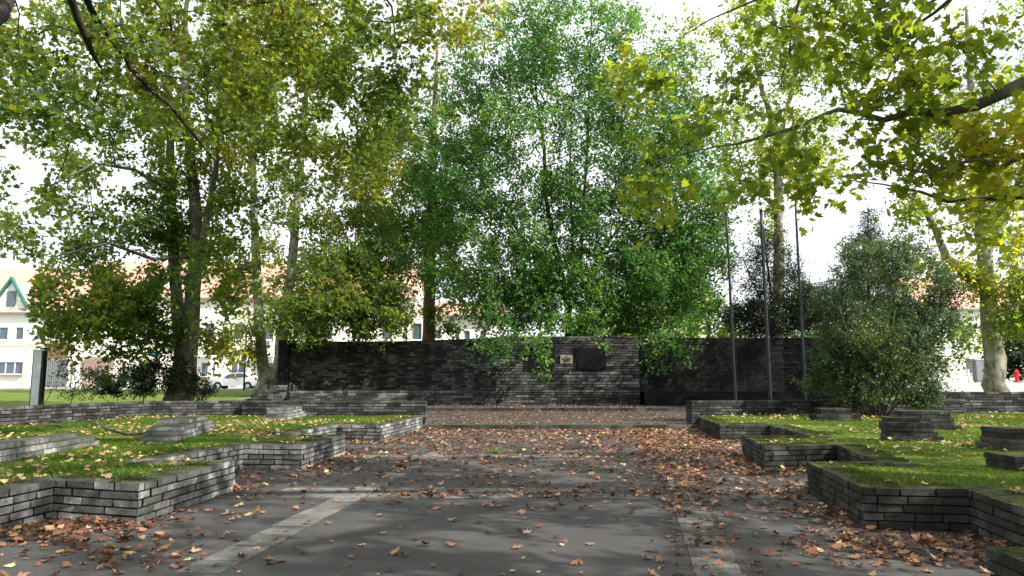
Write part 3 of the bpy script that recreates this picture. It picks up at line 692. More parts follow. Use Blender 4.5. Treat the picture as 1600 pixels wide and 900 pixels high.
# --- the deep green tree
d = 44.5
def front_of_panel(x, y, z): return (y > 39.2 and y < 46 and z < 4.15) or (y < 39.4 and z < 3.9 and abs(x - 3.1) < 1.0)
grow_tree('broadleaf_tree', 'spreading deep green tree with dark forked trunk behind the plaques', [
    ([ground_pt(888, d), PX(888, 520, d), PX(888, 472, d), PX(893, 430, d), PX(908, 390, d), PX(912, 320, d), PX(918, 220, d), PX(922, 100, d), PX(925, 0, d)], [.26, .22, .20, .15, .12, .10, .08, .05, .03]),
    ([PX(888, 480, d), PX(874, 420, d), PX(862, 360, d), PX(853, 310, d), PX(850, 230, d), PX(838, 150, d), PX(832, 60, d)], [.20, .17, .16, .13, .10, .07, .04]),
    ([PX(889, 478, d), PX(920, 430, d - .6), PX(938, 395, d - 1), PX(980, 340, d - 1), PX(1020, 280, d - 1)], [.15, .12, .10, .07, .04]),
    ([PX(880, 460, d), PX(850, 410, d + .5), PX(815, 370, d + 1), PX(770, 300, d + 1), PX(720, 250, d + 1)], [.13, .10, .08, .06, .03]),
    ([PX(896, 440, d), PX(894, 360, d + 1), PX(890, 270, d + 1), PX(893, 180, d + 1)], [.12, .09, .07, .04]),
    ([PX(930, 400, d), PX(980, 385, d), PX(1040, 395, d), PX(1090, 420, d)], [.08, .06, .05, .03])],
    [E(890, 255, d, 10.0, 5.5, 11, 17), E(930, 420, d, 8.5, 5, 3.2, 5), E(1060, 330, d, 3.4, 4, 5, 3), E(1000, 440, d - 2, 4.5, 3, 2.4, 2), E(720, 430, d, 2.8, 3, 2.0, .8), E(810, 470, d - 2, 3, 2.5, 1.8, 1.2), E(870, 500, d - 3, 3.4, 2, .9, .7), E(980, 480, d - 2, 3.4, 2.5, 1.6, 1.2), E(1070, 470, d - 1, 2.6, 2.5, 1.8, .9), E(1090, 380, d, 2.0, 3, 2.6, 1.0, .1), E(1100, 320, d, 1.4, 2, 1.4, .4, .35),
     E(700, 300, d, 3.2, 4, 3.4, 1.2), E(740, 180, d, 3.4, 4, 3.4, 1.2, .05), E(820, 330, d, 3, 4, 3, 1), E(950, 290, d, 4, 4, 4, 1.5), E(1030, 300, d, 3, 4, 4, 1.2), E(790, 70, d, 4, 4, 3.2, 1.6, .1), E(900, 40, d, 4.5, 4, 3, 1.5, .1), E(880, 140, d, 3, 4, 2, .6),
     E(1000, 160, d, 3.2, 4, 3.6, 1), E(1050, 220, d, 2, 3, 3, .5), E(660, 390, d, 2, 3, 1.8, .5), E(840, 545, 38.3, .9, .5, .5, .14), E(1035, 535, 38.2, .9, .5, .75, .2), E(790, 535, 38.5, 1.0, .5, .5, .18), E(920, 530, 38.6, 1.4, .5, .4, .14), E(1090, 510, 39.4, 1.2, .6, .6, .2)],
    1050, 185000, .205, KITE, M['green'], M['bark_dark'], seed=12, spread=1.3, twig=1.0, tip=.011, avoid=front_of_panel)
# --- pale plane behind the right wing, thin crown
d = 50
grow_tree('plane_tree', 'tall plane tree with ochre trunk behind the flagpoles', [
    ([ground_pt(1216, d), PX(1216, 500, d), PX(1217, 400, d), PX(1216, 300, d), PX(1212, 200, d), PX(1190, 140, d), PX(1172, 60, d), PX(1160, -30, d)], [.5, .4, .35, .30, .22, .15, .11, .07]),
    ([PX(1214, 230, d), PX(1235, 150, d), PX(1250, 60, d), PX(1262, -30, d)], [.2, .16, .12, .07]),
    ([PX(1216, 330, d), PX(1185, 300, d), PX(1155, 285, d)], [.14, .1, .06])],
    [E(1210, 270, d, 4, 3, 1.8, 1, .1), E(1160, 200, d, 3, 3, 3, .8), E(1270, 230, d, 3, 3, 3, .9), E(1200, 60, d, 5.5, 4, 4, 1.5), E(1100, 80, d, 3, 3, 3.5, .7), E(1310, 90, d, 4, 3, 4, 1), E(1210, 350, d, 1.2, 1.5, 2.0, .2, .1)],
    140, 18000, .27, KITE, M['plane_bright'], M['bark_plane'], seed=21, group='plane trees', spread=1.0, twig=1.1, tip=.018)
# --- pale plane behind the right low wall
d = 33.5
grow_tree('plane_tree', 'plane tree with pale knobbly trunk behind the right low wall', [
    ([ground_pt(1553, d), PX(1553, 600, d), PX(1555, 560, d), PX(1549, 525, d), PX(1546, 480, d), PX(1539, 400, d), PX(1530, 320, d), PX(1524, 230, d), PX(1515, 120, d), PX(1510, 10, d)], [.50, .45, .42, .39, .36, .31, .27, .2, .13, .07]),
    ([PX(1548, 450, d), PX(1505, 425, d - .5), PX(1478, 400, d - .5), PX(1462, 360, d - .5), PX(1443, 325, d - .5), PX(1400, 290, d - 1)], [.2, .19, .18, .15, .12, .06]),
    ([PX(1550, 515, d), PX(1562, 512, d), PX(1580, 520, d - .4), PX(1600, 515, d - .8)], [.24, .13, .08, .05]),
    ([PX(1540, 400, d), PX(1575, 330, d), PX(1600, 260, d), PX(1625, 150, d)], [.2, .15, .1, .05])],
    [E(1590, 430, d - 2, 1.7, 2, 2.0, 1.0, .10), E(1590, 500, d - 2, 1.2, 1.5, .8, .5, .12), E(1480, 330, d - 1, 2.2, 2, 1.5, .6, .08), E(1540, 280, d, 2.8, 2.5, 2, .8, .15), E(1600, 330, d, 1.6, 2, 2.4, .5, .1), E(1500, 160, d, 4, 4, 3.5, 1.1), E(1600, 120, d, 4, 4, 4, 1), E(1480, 420, d - 1, 1.2, 1.2, .9, .4, .15), E(1640, 380, d, 2.5, 3, 3, .7, .08)],
    150, 20000, .21, TRI, M['plane_bright'], M['bark_plane'], seed=31, group='plane trees', spread=.8, twig=.85)

# --- near plane tree, right: its boughs reach in from outside the picture
d = 9
grow_tree('plane_tree', 'near plane tree whose long boughs reach in from the upper right', [
    ([(9.4, 7.0, .3), (9.3, 7.0, 2.0), (9.2, 7.2, 4.2), (9.3, 6.8, 7), (9.6, 6.2, 10), (9.9, 5.6, 13)], [.50, .38, .34, .26, .18, .08]),
    ([(9.2, 7.2, 4.6), PX(1660, 110, 8.3), PX(1600, 130, 8.4), PX(1560, 148, 8.5), PX(1525, 165, 8.6), PX(1480, 175, 8.7), PX(1455, 178, 8.7)], [.15, .10, .082, .075, .065, .05, .04]),
    ([PX(1480, 175, 8.7), PX(1420, 176, 8.8), PX(1380, 188, 8.9), PX(1340, 176, 9.0), PX(1310, 171, 9.1), PX(1295, 176, 9.2), PX(1240, 200, 9.6), PX(1200, 212, 9.8), PX(1150, 225, 10.1), PX(1115, 230, 10.4)], [.05, .042, .040, .037, .033, .026, .026, .024, .018, .01]),
    ([(9.2, 7.1, 4.0), PX(1640, 225, 8.0), PX(1600, 243, 8.2), PX(1560, 262, 8.3), PX(1530, 248, 8.4), PX(1500, 255, 8.5), PX(1450, 270, 8.6), PX(1420, 266, 8.8), PX(1370, 246, 9)], [.07, .035, .03, .026, .022, .020, .016, .012, .007]),
    ([(9.2, 7.1, 3.8), PX(1640, 303, 9.0), PX(1590, 308, 9.2), PX(1540, 310, 9.4), PX(1480, 315, 9.6), PX(1440, 300, 9.8), PX(1380, 288, 10), PX(1330, 282, 10.2)], [.07, .045, .04, .034, .026, .02, .013, .008]),
    ([(9.3, 6.9, 6.5), PX(1640, -140, 8.2), PX(1520, -30, 8.4), PX(1460, 20, 8.6), PX(1400, 60, 8.8), PX(1350, 105, 9.2), PX(1338, 135, 9.4)], [.10, .05, .035, .022, .016, .010, .006]),
    ([PX(1520, -30, 8.4), PX(1450, 5, 8.6), PX(1425, 50, 8.6), PX(1400, 95, 8.7), PX(1380, 140, 8.8), PX(1360, 180, 8.9)], [.03, .018, .015, .012, .009, .006]),
    ([(9.3, 6.9, 7.5), PX(1450, -170, 9), PX(1260, -40, 10), PX(1238, 40, 10.3), PX(1233, 80, 10.4), PX(1222, 120, 10.5), PX(1220, 140, 10.6)], [.10, .06, .026, .018, .014, .010, .006]),
    ([PX(1260, -40, 10), PX(1180, 0, 10.4), PX(1110, 30, 10.8), PX(1060, 60, 11)], [.03, .018, .012, .006]),
    ([(9.6, 6.2, 9), (5, 4, 11.5), (1, 4, 13), (-1.5, 5, 13.5)], [.16, .12, .08, .04]), ([(9.5, 6, 8.5), (10, 1, 11.5), (9, -4, 13)], [.16, .1, .05]),
    ([(9.6, 6.2, 9), (9, 8, 11.5), (8, 10, 13.5)], [.14, .1, .05]), ([(9.5, 6.5, 7), (13, 9, 10), (16, 11, 11)], [.14, .1, .05])],
    [E(1480, 100, 8.7, 1.3, 1.0, .85, .18, .04), E(1370, 110, 9, 1.2, 1.0, .85, .15), E(1560, 60, 8.6, .9, 1, .8, .12, .04), E(1300, 220, 9.4, 1.0, .8, .45, .10, .05), E(1420, 225, 8.9, 1.1, .7, .35, .10, .05), E(1200, 250, 10.0, 1.2, 1, .45, .14, .05), E(1060, 190, 11, .9, 1, .8, .16, .08), E(1020, 290, 11, .55, .6, .35, .12, .08), E(1000, 120, 11.5, .5, .6, .5, .1, .12),
     E(1560, 225, 8.6, .6, .7, .35, .25, .1), E(1540, 320, 9.2, .5, .6, .3, .12, .03), E(1330, 30, 9.5, 1.4, 1.2, .8, .16), E(1200, 60, 10.5, 1.2, 1.2, .9, .16), E(1110, 100, 11, 1.0, 1, 1, .12, .1), E(1450, -60, 9, 2, 1.4, .9, .2),
     ((3.5, 5, 11.5), (5, 5, 2.6), 2.8), ((4, -6, 10.5), (6, 4.5, 4), 3.5), ((15, -3, 12), (5, 5, 4.5), 3.5), ((10, 3, 8.5), (3, 4, 2.5), 2.0), ((9, 0, 10.5), (5, 5, 4), 3.0), ((9, 8, 12.5), (4.5, 3.5, 2.5), 2.2), ((13, 7, 9), (4, 6, 4), 3), ((12.5, 1, 7.5), (3, 4, 3), 1.4), ((-1, 3, 13), (4, 4, 2), 1.2), ((14, 10, 9), (3, 4, 3.5), 1.6)],  # unseen crown masses overhead and behind the camera, added to shade the plaza
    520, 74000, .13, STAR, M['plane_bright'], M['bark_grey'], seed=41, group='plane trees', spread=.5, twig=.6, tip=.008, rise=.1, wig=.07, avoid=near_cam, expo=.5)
# --- near plane tree, left: boughs hanging in over the camera's left
grow_tree('plane_tree', 'near plane tree whose dark boughs hang in from the upper left corner', [
    ([(-10.2, 5.5, .3), (-10.1, 5.6, 2.5), (-9.8, 5.8, 5), (-9.2, 6.2, 8), (-8.5, 6.8, 12), (-8, 7.2, 16)], [.6, .46, .40, .32, .24, .1]),
    ([(-9.9, 5.7, 4.6), PX(-60, 60, 9.6), PX(-5, 20, 11.2), PX(15, -20, 11.8)], [.22, .19, .17, .13]),
    ([(-9.5, 6.0, 7.0), PX(60, -160, 13.6), PX(105, -20, 15.2), PX(122, 30, 15.8), PX(135, 60, 16.2), PX(148, 90, 16.5), PX(160, 110, 16.8)], [.22, .14, .09, .085, .075, .055, .02]),
    ([PX(60, -160, 13.6), PX(150, 30, 16.8), PX(195, 88, 17.6), PX(205, 108, 17.8), PX(240, 145, 18.1), PX(262, 160, 18.2), PX(290, 195, 18.6), PX(318, 230, 18.9), PX(340, 255, 19.2)], [.1, .075, .07, .07, .05, .045, .036, .026, .014]),
    ([PX(205, 105, 17.8), PX(235, 103, 17.9), PX(255, 118, 18.2), PX(300, 125, 18.6), PX(325, 150, 18.9), PX(322, 175, 19.0), PX(342, 228, 19.2)], [.030, .026, .024, .02, .015, .012, .008]),
    ([PX(105, -20, 15.2), PX(235, -15, 17.6), PX(268, 45, 18.2), PX(300, 90, 18.9), PX(330, 130, 19.5)], [.05, .035, .02, .014, .008]),
    ([(-8.9, 6.5, 10), PX(300, -200, 15.2), PX(430, -30, 19.2), PX(445, 30, 20.0), PX(462, 60, 20.5), PX(475, 95, 20.8)], [.2, .12, .05, .036, .026, .012]),
    ([PX(300, -200, 15.2), PX(560, -60, 20.8), PX(612, 10, 22.4), PX(618, 60, 23.0), PX(640, 110, 23.7)], [.10, .06, .035, .02, .008]),
    ([PX(560, -60, 20.8), PX(660, -20, 23.2), PX(720, 10, 24.8)], [.05, .03, .01]),
    ([(-8.6,6.7,11), (-2, 4, 12.5), (1, 6, 13.5)], [.16, .1, .05]), ([(-9.2,6.2,8), (-10, 7, 10), (-13, 10, 11)], [.16, .1, .05]), ([(-9.2,6.2,9), (-6, -2, 11), (-5, -6, 12)], [.16, .1, .05])],
    [E(90, 40, 15.2, 2.40, 2.24, 1.60, 0.94, -.05), E(40, 190, 16.0, 1.60, 1.60, 1.76, 0.68, -.05), E(30, 300, 19.2, 1.12, 1.60, 1.60, 0.21), E(220, 80, 18.4, 2.56, 1.92, 1.44, 0.94), E(330, 60, 19.2, 2.88, 2.24, 1.76, 1.10, .08), E(450, 60, 20.8, 2.72, 2.08, 2.08, 1.19, .1), E(300, 170, 19.2, 1.92, 1.60, 1.28, 0.51, .05),
     E(540, 90, 22.4, 2.56, 2.24, 2.56, 1.27), E(620, 70, 24.0, 2.56, 2.24, 2.24, 1.19, -.05), E(700, 30, 24.8, 2.08, 1.92, 1.28, 0.77, .1), E(540, 230, 23.2, 1.60, 1.92, 2.08, 0.68, -.05), E(590, 170, 24.0, 1.44, 1.92, 1.60, 0.51, -.05), E(480, 200, 22.4, 1.92, 1.92, 1.76, 0.59, .1), E(420, 20, 19.2, 2.24, 1.60, 1.28, 0.59, .2),
     E(400, -140, 19.2, 8.00, 4.80, 2.56, 1.36), ((-3, 4, 12), (5, 5, 2.4), 2.6), ((-6, -6, 11), (6, 4, 4), 4.0), ((-7, -2, 10.5), (4.5, 4, 3.4), 1.6), ((-11, 7, 10.5), (3.5, 4, 3), 1.6), ((1, 9, 14), (4, 4, 2), 1.2)],  # includes unseen foliage above and behind the camera, added to hold back sky light
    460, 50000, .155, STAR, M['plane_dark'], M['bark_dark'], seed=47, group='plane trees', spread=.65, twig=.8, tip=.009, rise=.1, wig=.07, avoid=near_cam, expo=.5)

# --- big shrub on the right lawn
d = 25.0
bx, by, _ = ground_pt(1352, d)
rs_ = random.Random(5); stems = [([(bx, by, .35), (bx, by, .6), (bx + .05, by, 2.0), (bx - .1, by, 3.6), (bx - .1, by, 5.0)], [.06, .05, .04, .03, .015])]
for k in range(22):
    an = rs_.uniform(0, 6.28); rr = rs_.uniform(.05, .45); s = rs_.uniform(.8, 2.1); h = rs_.uniform(2.0, 4.0)
    p0 = (bx + math.cos(an) * rr, by + math.sin(an) * rr, .36)
    stems.append(([p0, (p0[0] + math.cos(an) * s * .3, p0[1] + math.sin(an) * s * .3, h * .45), (p0[0] + math.cos(an) * s, p0[1] + math.sin(an) * s, h)], [.028, .022, .010]))
grow_tree('shrub', 'big dense shrub with many thin stems on the right lawn', stems,
    [E(1385, 530, d, 2.1, 1.7, 1.7, 3), E(1310, 500, d, 1.1, 1.2, 1.3, .9), E(1450, 500, d, 1.1, 1.2, 1.2, 1.0), E(1350, 420, d, 1.2, 1.2, .9, .9), E(1410, 410, d, 1.0, 1.1, .8, .7, .08), E(1420, 600, d - .6, 1.1, .9, .7, 1.0, .1), E(1350, 600, d - .2, 1.5, 1.0, .6, .7), E(1300, 560, d, .8, .8, .8, .6), E(1330, 570, d - .3, .9, .9, .7, .5), E(1470, 450, d, .5, .8, .7, .3), E(1365, 520, d - 1, .7, .5, .5, .2, .35)],
    330, 66000, .088, KITE, M['shrub'], M['bark_grey'], cat='shrub', seed=61, spread=.42, twig=.45, tip=.006, per_twig=12)
# --- low sprig by the flagpoles
d = 25.6
b = ground_pt(1285, d)
grow_tree('shrub', 'small leafy shrub leaning over the low wall beside the flagpoles', [([b, PX(1278, 610, d), PX(1270, 590, d)], [.02, .015, .008])],
    [E(1262, 598, d, .5, .35, .22, 1), E(1285, 580, d, .35, .3, .2, .6)], 14, 1100, .09, KITE, M['shrub'], M['bark_grey'], cat='shrub', seed=63, spread=.2, twig=.25, tip=.004)
# --- conifer behind the right wing
d = 44
b = ground_pt(1357, d)
cone = [E(1357, 340 + 22 * i, d, .25 + .42 * i, .3 + .30 * i, .5, .3 + .34 * i) for i in range(9)]
grow_tree('conifer', 'dark narrow conifer pointing up behind the big shrub', [([b, PX(1357, 560, d), PX(1357, 430, d), PX(1356, 318, d)], [.16, .13, .08, .015])], cone,
    230, 32000, .17, SLIM, M['dark_shrub'], M['bark_dark'], seed=71, spread=.5, twig=.6, tip=.008, rise=-.3, up=.2)
# --- bare dark tree between the flagpoles
d = 43.5
b = ground_pt(1205, d)
grow_tree('bare_tree', 'nearly leafless dark twiggy tree behind the flagpoles', [([b, PX(1205, 540, d), PX(1206, 470, d), PX(1198, 400, d), PX(1192, 350, d)], [.14, .11, .08, .05, .02]),
    ([PX(1206, 500, d), PX(1175, 440, d), PX(1160, 400, d)], [.06, .05, .02]), ([PX(1206, 500, d), PX(1235, 440, d), PX(1250, 400, d)], [.06, .04, .02])],
    [E(1200, 430, d, 2.4, 1.5, 2.8, 1), E(1200, 495, d, 2.8, 1.5, 1.1, 1.4), E(1270, 480, d, 1.8, 1.5, 1.3, .7)], 260, 36000, .12, KITE, M['dark_shrub'], M['bark_dark'], seed=73, spread=.6, twig=.8, tip=.010, per_twig=6)
# --- dark bush and pale saplings at the foot of the left plane tree
d = 26.6
b = ground_pt(235, d)
grow_tree('bush', 'dark bush at the foot of the forked plane tree', [([b, (b[0], b[1], 1.0)], [.03, .02]), ([(b[0] + .4, b[1], .4), (b[0] + 1.6, b[1], 1.1)], [.02, .01]), ([(b[0] - .4, b[1], .4), (b[0] - 1.5, b[1], 1.0)], [.02, .01])],
    [E(240, 588, d, 1.2, .6, .6, 1.2), E(200, 595, d, 1.2, .6, .5, .8), E(312, 602, d, .6, .5, .4, .5, .3), E(160, 602, d, .7, .5, .35, .3), E(270, 575, d - .5, .5, .4, .5, .3)], 70, 12000, .09, KITE, M['dark_shrub'], M['bark_dark'], cat='bush', seed=81, spread=.3, twig=.35, tip=.005)
d = 24.9
b = ground_pt(120, d + .6)
grow_tree('sapling', 'sparse light green sapling behind the low wall near the grey post', [([b, PX(118, 600, d + .6), PX(112, 575, d + .6)], [.02, .014, .008]), ([(b[0] + .5, b[1], .4), PX(160, 600, d + .6)], [.015, .008]), ([(b[0] - 1, b[1], .4), PX(92, 590, d + .6)], [.015, .008])],
    [E(125, 600, d + .6, 1.1, .5, .45, 1), E(175, 590, d + .6, .7, .5, .5, .5), E(100, 572, d + .6, .4, .4, .4, .3)], 40, 1700, .085, KITE, M['shrub'], M['bark_grey'], cat='sapling', seed=83, spread=.3, twig=.35, tip=.004, per_twig=8)

# --- far greenery across the street
def far_tree(px, d, top_, base_r, seed, label, mat='plane_mid', n=7000, low=590, name='background_tree', group='trees across the street'):
    b = ground_pt(px, d); zt = zat(top_, d)
    grow_tree(name, label, [([b, (b[0], d, zt * .4), (b[0], d, zt * .85)], [.35, .28, .08])],
        [((b[0], d, zt * .62), (base_r, base_r, zt * .36), 1), ((b[0] + base_r * .5, d, zt * .45), (base_r * .7, base_r, zt * .22), .5), ((b[0] - base_r * .5, d, zt * .45), (base_r * .7, base_r, zt * .22), .5)],
        60, n, .42, KITE, M[mat], M['bark_dark'], seed=seed, spread=1.3, twig=1.3, tip=.03, group=group)
far_tree(1604, 60, 480, 2.6, 91, 'dark tree with black trunk beyond the hydrant at the right edge', 'dark_shrub', 5000)
far_tree(1105, 60, 470, 3.2, 92, 'low yellowish tree seen between the green tree and flagpoles', 'plane_bright', 5000)
far_tree(960, 66, 440, 5, 93, 'mid green tree across the street behind the deep green tree', 'plane_mid', 6000)
far_tree(1290, 64, 440, 4, 94, 'mid green tree across the street left of the conifer', 'green', 6000)
far_tree(1420, 68, 430, 4.5, 95, 'mid green tree across the street right of the conifer', 'plane_mid', 6000)

# ------------------------------------------------------------------ fallen branch
mb = MB(); rad = [.028, .026, .024, .022, .018, .012, .006]
pts_ = [G(252, 676, .45), G(225, 676, .46), G(195, 679, .55), G(172, 672, .62), G(150, 662, .72), G(128, 655, .78), G(118, 660, .62)]
mb.tube(pts_, rad, 6, lump=.2)
for a, b in (((128, 655), (105, 668)), ((150, 662), (160, 648)), ((172, 672), (178, 650)), ((118, 660), (35, 662)), ((105, 668), (22, 655)), ((225, 676), (262, 660))):
    p = G(*a, .62); q = G(*b, .48); m_ = p.lerp(q, .5) + Vector((0, 0, .08)); mb.tube([p, m_, q], [.012, .009, .004], 5)
tag(mb.build('fallen_branch', M['bark_grey'], smooth=True), 'bare fallen branch lying across the left lawn', 'branch')

# ------------------------------------------------------------------ ground litter, grass
allwalls = [np.array([(p[0], p[1]) for p in pl]) for pl in (left_poly, right_poly)]
def seg_dist(P_, poly):
    dm = np.full(len(P_), 1e9)
    for a, b in zip(poly[:-1], poly[1:]):
        ab = b - a; t = np.clip(((P_ - a) @ ab) / (ab @ ab), 0, 1); dm = np.minimum(dm, np.linalg.norm(P_ - (a + t[:, None] * ab), axis=1))
    return dm
def in_poly(P_, poly):
    x, y = P_[:, 0], P_[:, 1]; c = np.zeros(len(P_), bool); j = len(poly) - 1
    for i in range(len(poly)):
        xi, yi = poly[i][0], poly[i][1]; xj, yj = poly[j][0], poly[j][1]
        if yi != yj:
            c ^= ((yi > y) != (yj > y)) & (x < (xj - xi) * (y - yi) / (yj - yi) + xi)
        j = i
    return c
def nz2(P_, s, o_=0):
    return np.array([noise.noise((p[0] * s + o_, p[1] * s - o_, .3)) for p in P_])
rs = np.random.RandomState(99)
plaza = [tuple(p) for p in left_poly] + [tuple(p) for p in right_poly]
cand = np.stack([rs.uniform(-6, 7.2, 60000), rs.uniform(3, TER_Y, 60000)], 1)
cand = cand[in_poly(cand, plaza)]
dl = seg_dist(cand, allwalls[0]); dr = seg_dist(cand, allwalls[1]); de = np.minimum(dl, dr)
ds = TER_Y - cand[:, 1]
rstrip = np.array([RS0, g2(1060, 740), g2(1010, 672)]); lstrip = np.array([LS0, LS1])
drs = seg_dist(cand, rstrip); dls = seg_dist(cand, lstrip)
nn = nz2(cand, .8); n2 = nz2(cand, 2.2, 5)
prob = .022 + .15 * np.clip((cand[:, 1] - 9) / 8, 0, 1) + .75 * np.exp(-(dl / .42) ** 2) * np.clip(.6 + nn * 1.6, .0, 1) + .9 * np.exp(-(dr / .55) ** 2) * np.clip(.6 + nn * 1.6, .1, 1) \
    + .95 * np.exp(-(ds / .9)) + .62 * np.exp(-(drs / .38) ** 2) * np.clip((cand[:, 1] - 6.5) / 5, .12, 1) + .8 * np.clip(n2 - .15, 0, 1) * np.clip((cand[:, 1] - 8) / 3, .15, 1) \
    + .35 * np.exp(-((cand[:, 1] - YS1 - .2) / .3) ** 2) * (cand[:, 0] > -2) + .30 * np.clip((cand[:, 0] - 2) / 2, 0, 1) * np.clip((cand[:, 1] - 11) / 3, 0, 1)
prob += 1.6 * np.exp(-(((cand[:, 0] + 4.9) / 1.0) ** 2 + ((cand[:, 1] - 7.9) / .35) ** 2)) + .7 * np.exp(-(((cand[:, 0] + 3.5) / .7) ** 2 + ((cand[:, 1] - 7.0) / .35) ** 2)) + 1.6 * np.exp(-(((cand[:, 0] - 3.9) / .9) ** 2 + ((cand[:, 1] - 7.3) / .5) ** 2))
keep = rs.uniform(0, 1, len(cand)) < prob * .95
P1 = cand[keep]; pile = np.clip(prob[keep], 0, 1)
def litter_mesh(name, P_, z, size, rs, val, tmpl=STAR, curl=.5):
    n_ = len(P_); an = rs.uniform(0, 6.28, n_); tilt = rs.normal(size=(n_, 2)) * .25
    nrm = np.stack([tilt[:, 0], tilt[:, 1], np.ones(n_)], 1); nrm /= np.linalg.norm(nrm, axis=1)[:, None]
    d_ = np.stack([np.cos(an), np.sin(an), np.zeros(n_)], 1); d_ -= nrm * (d_ * nrm).sum(1)[:, None]; s_ = np.cross(d_, nrm)
    sz = size * rs.uniform(.38, 1.2, n_); T = tmpl.copy(); T = T - np.array([0, .5, 0])
    cu = rs.uniform(.1, 1.3, n_) * curl; sgn = np.where(rs.uniform(0, 1, n_) < .75, 1.0, -1.0)
    r2 = (T[:, 0] ** 2 * 1.6 + T[:, 1] ** 2)
    tz = (cu * sgn)[:, None] * (r2[None, :] - .12) + rs.normal(size=(n_, len(T))) * .06
    V = P_[:, None, :2].repeat(len(T), 1); V = np.concatenate([V, np.broadcast_to(z[:, None, None], (n_, len(T), 1))], 2)
    shrink = 1 - .25 * cu
    V = V + sz[:, None, None] * (T[None, :, 0, None] * shrink[:, None, None] * s_[:, None, :] + T[None, :, 1, None] * d_[:, None, :] + tz[:, :, None] * nrm[:, None, :])
    mn = V[:, :, 2].min(1); low = z + .003; V[:, :, 2] += np.maximum(0, low - mn)[:, None]
    return V, fast_mesh(name, V.reshape(-1, 3), np.arange(n_ * len(T)), len(T), val)
vis = np.abs(P1[:, 0]) / P1[:, 1] < .70
dist = np.hypot(P1[:, 0], P1[:, 1]); near_idx = np.argsort(np.where(vis, dist, 1e9))[:290]
mask = np.zeros(len(P1), bool); mask[near_idx] = True
Pf = P1[~mask]; pf = pile[~mask]
zf = .004 + np.clip(pf - .25, 0, 1) * rs.uniform(0, .06, len(Pf))
val = rs.uniform(0, .88, len(Pf)) + np.where(rs.uniform(0, 1, len(Pf)) < .07, .2, 0)
_, me = litter_mesh('leaf_litter', Pf, zf, .105, rs, np.clip(val, 0, 1)); lo = new_obj('leaf_litter', me, M['litter'])
tag(lo, 'brown fallen leaves scattered and drifted over the dark paving', 'leaf litter', kind='stuff')
# individual near leaves: eight shapes, copied
protos = []
for k in range(16):
    vv = [.2, .35, .5, .65, .75, .3, .55, .80, .45, .15, .6, .7, .92, .95, .90, .98][k]
    V, me = litter_mesh('fallen_leaf', np.zeros((1, 2)), np.zeros(1), .105, rs, [vv], curl=.35 if vv > .88 else .6); me.materials.append(M['litter'])
    protos.append((me, vv))
for q, i in enumerate(near_idx):
    k = random.randrange(12) if random.random() < (.88 if P1[i][1] > 6.5 else .75) else random.randrange(12, 16)
    me, vv = protos[k]
    o = D.objects.new('fallen_leaf', me); col.objects.link(o)
    s = random.uniform(.65, 1.2); o.scale = (s, s, s); o.rotation_euler = (0, 0, random.uniform(0, 6.28))
    o.location = (P1[i][0], P1[i][1], .004 + max(0, pile[i] - .3) * random.uniform(0, .05))
    lab = 'yellow fallen leaf lying flat on the dark paving' if vv > .88 else ('pale tan curled leaf lying on the dark paving' if vv > .6 else 'brown curled fallen leaf lying on the dark paving')
    tag(o, lab, 'fallen leaf', 'fallen leaves on the paving nearest the camera')
# terrace leaves
ct2 = np.stack([rs.uniform(FC3[0] - 1, RF3[0] + 1, 9000), rs.uniform(TER_Y + .2, 39.8, 9000)], 1)
pr = .34 + .5 * np.exp(-((S2 - ct2[:, 1]) / .8) ** 2) + .5 * np.exp(-((TER_Y + .3 - ct2[:, 1]) / .5) ** 2) + .5 * np.exp(-(39.8 - ct2[:, 1]) / .6)
ct2 = ct2[rs.uniform(0, 1, len(ct2)) < pr]; zt = np.where(ct2[:, 1] < S2 - .06, .156, .31)
_, me = litter_mesh('terrace_litter', ct2, zt, .11, rs, rs.uniform(0, .88, len(ct2)), TRI); lo = new_obj('terrace_litter', me, M['litter'])
tag(lo, 'brown fallen leaves scattered over the two terrace steps', 'leaf litter', kind='stuff')
# crumbs along the right strip and in joints
ck = np.stack([rs.uniform(-4, 5, 90000), rs.uniform(3.5, 16, 90000)], 1)
wj = .8 * np.exp(-((seg_dist(ck, rstrip) - .26) / .10) ** 2) + .22 * np.exp(-(seg_dist(ck, rstrip) / .4) ** 2) + .30 * np.exp(-((ck[:, 1] - YS1 - .35) / .10) ** 2) * (ck[:, 0] < 3) + .12 * np.exp(-((seg_dist(ck, lstrip) - .22) / .05) ** 2) + .004
ck = ck[(rs.uniform(0, 1, len(ck)) < wj) & in_poly(ck, plaza)]
_, me = litter_mesh('leaf_crumbs', ck, np.full(len(ck), .012), .024, rs, rs.uniform(0, .6, len(ck)), KITE, .3); lo = new_obj('leaf_crumbs', me, M['litter'])
tag(lo, 'crumbled leaf debris gathered along the edges of the paving strips', 'leaf debris', kind='stuff')

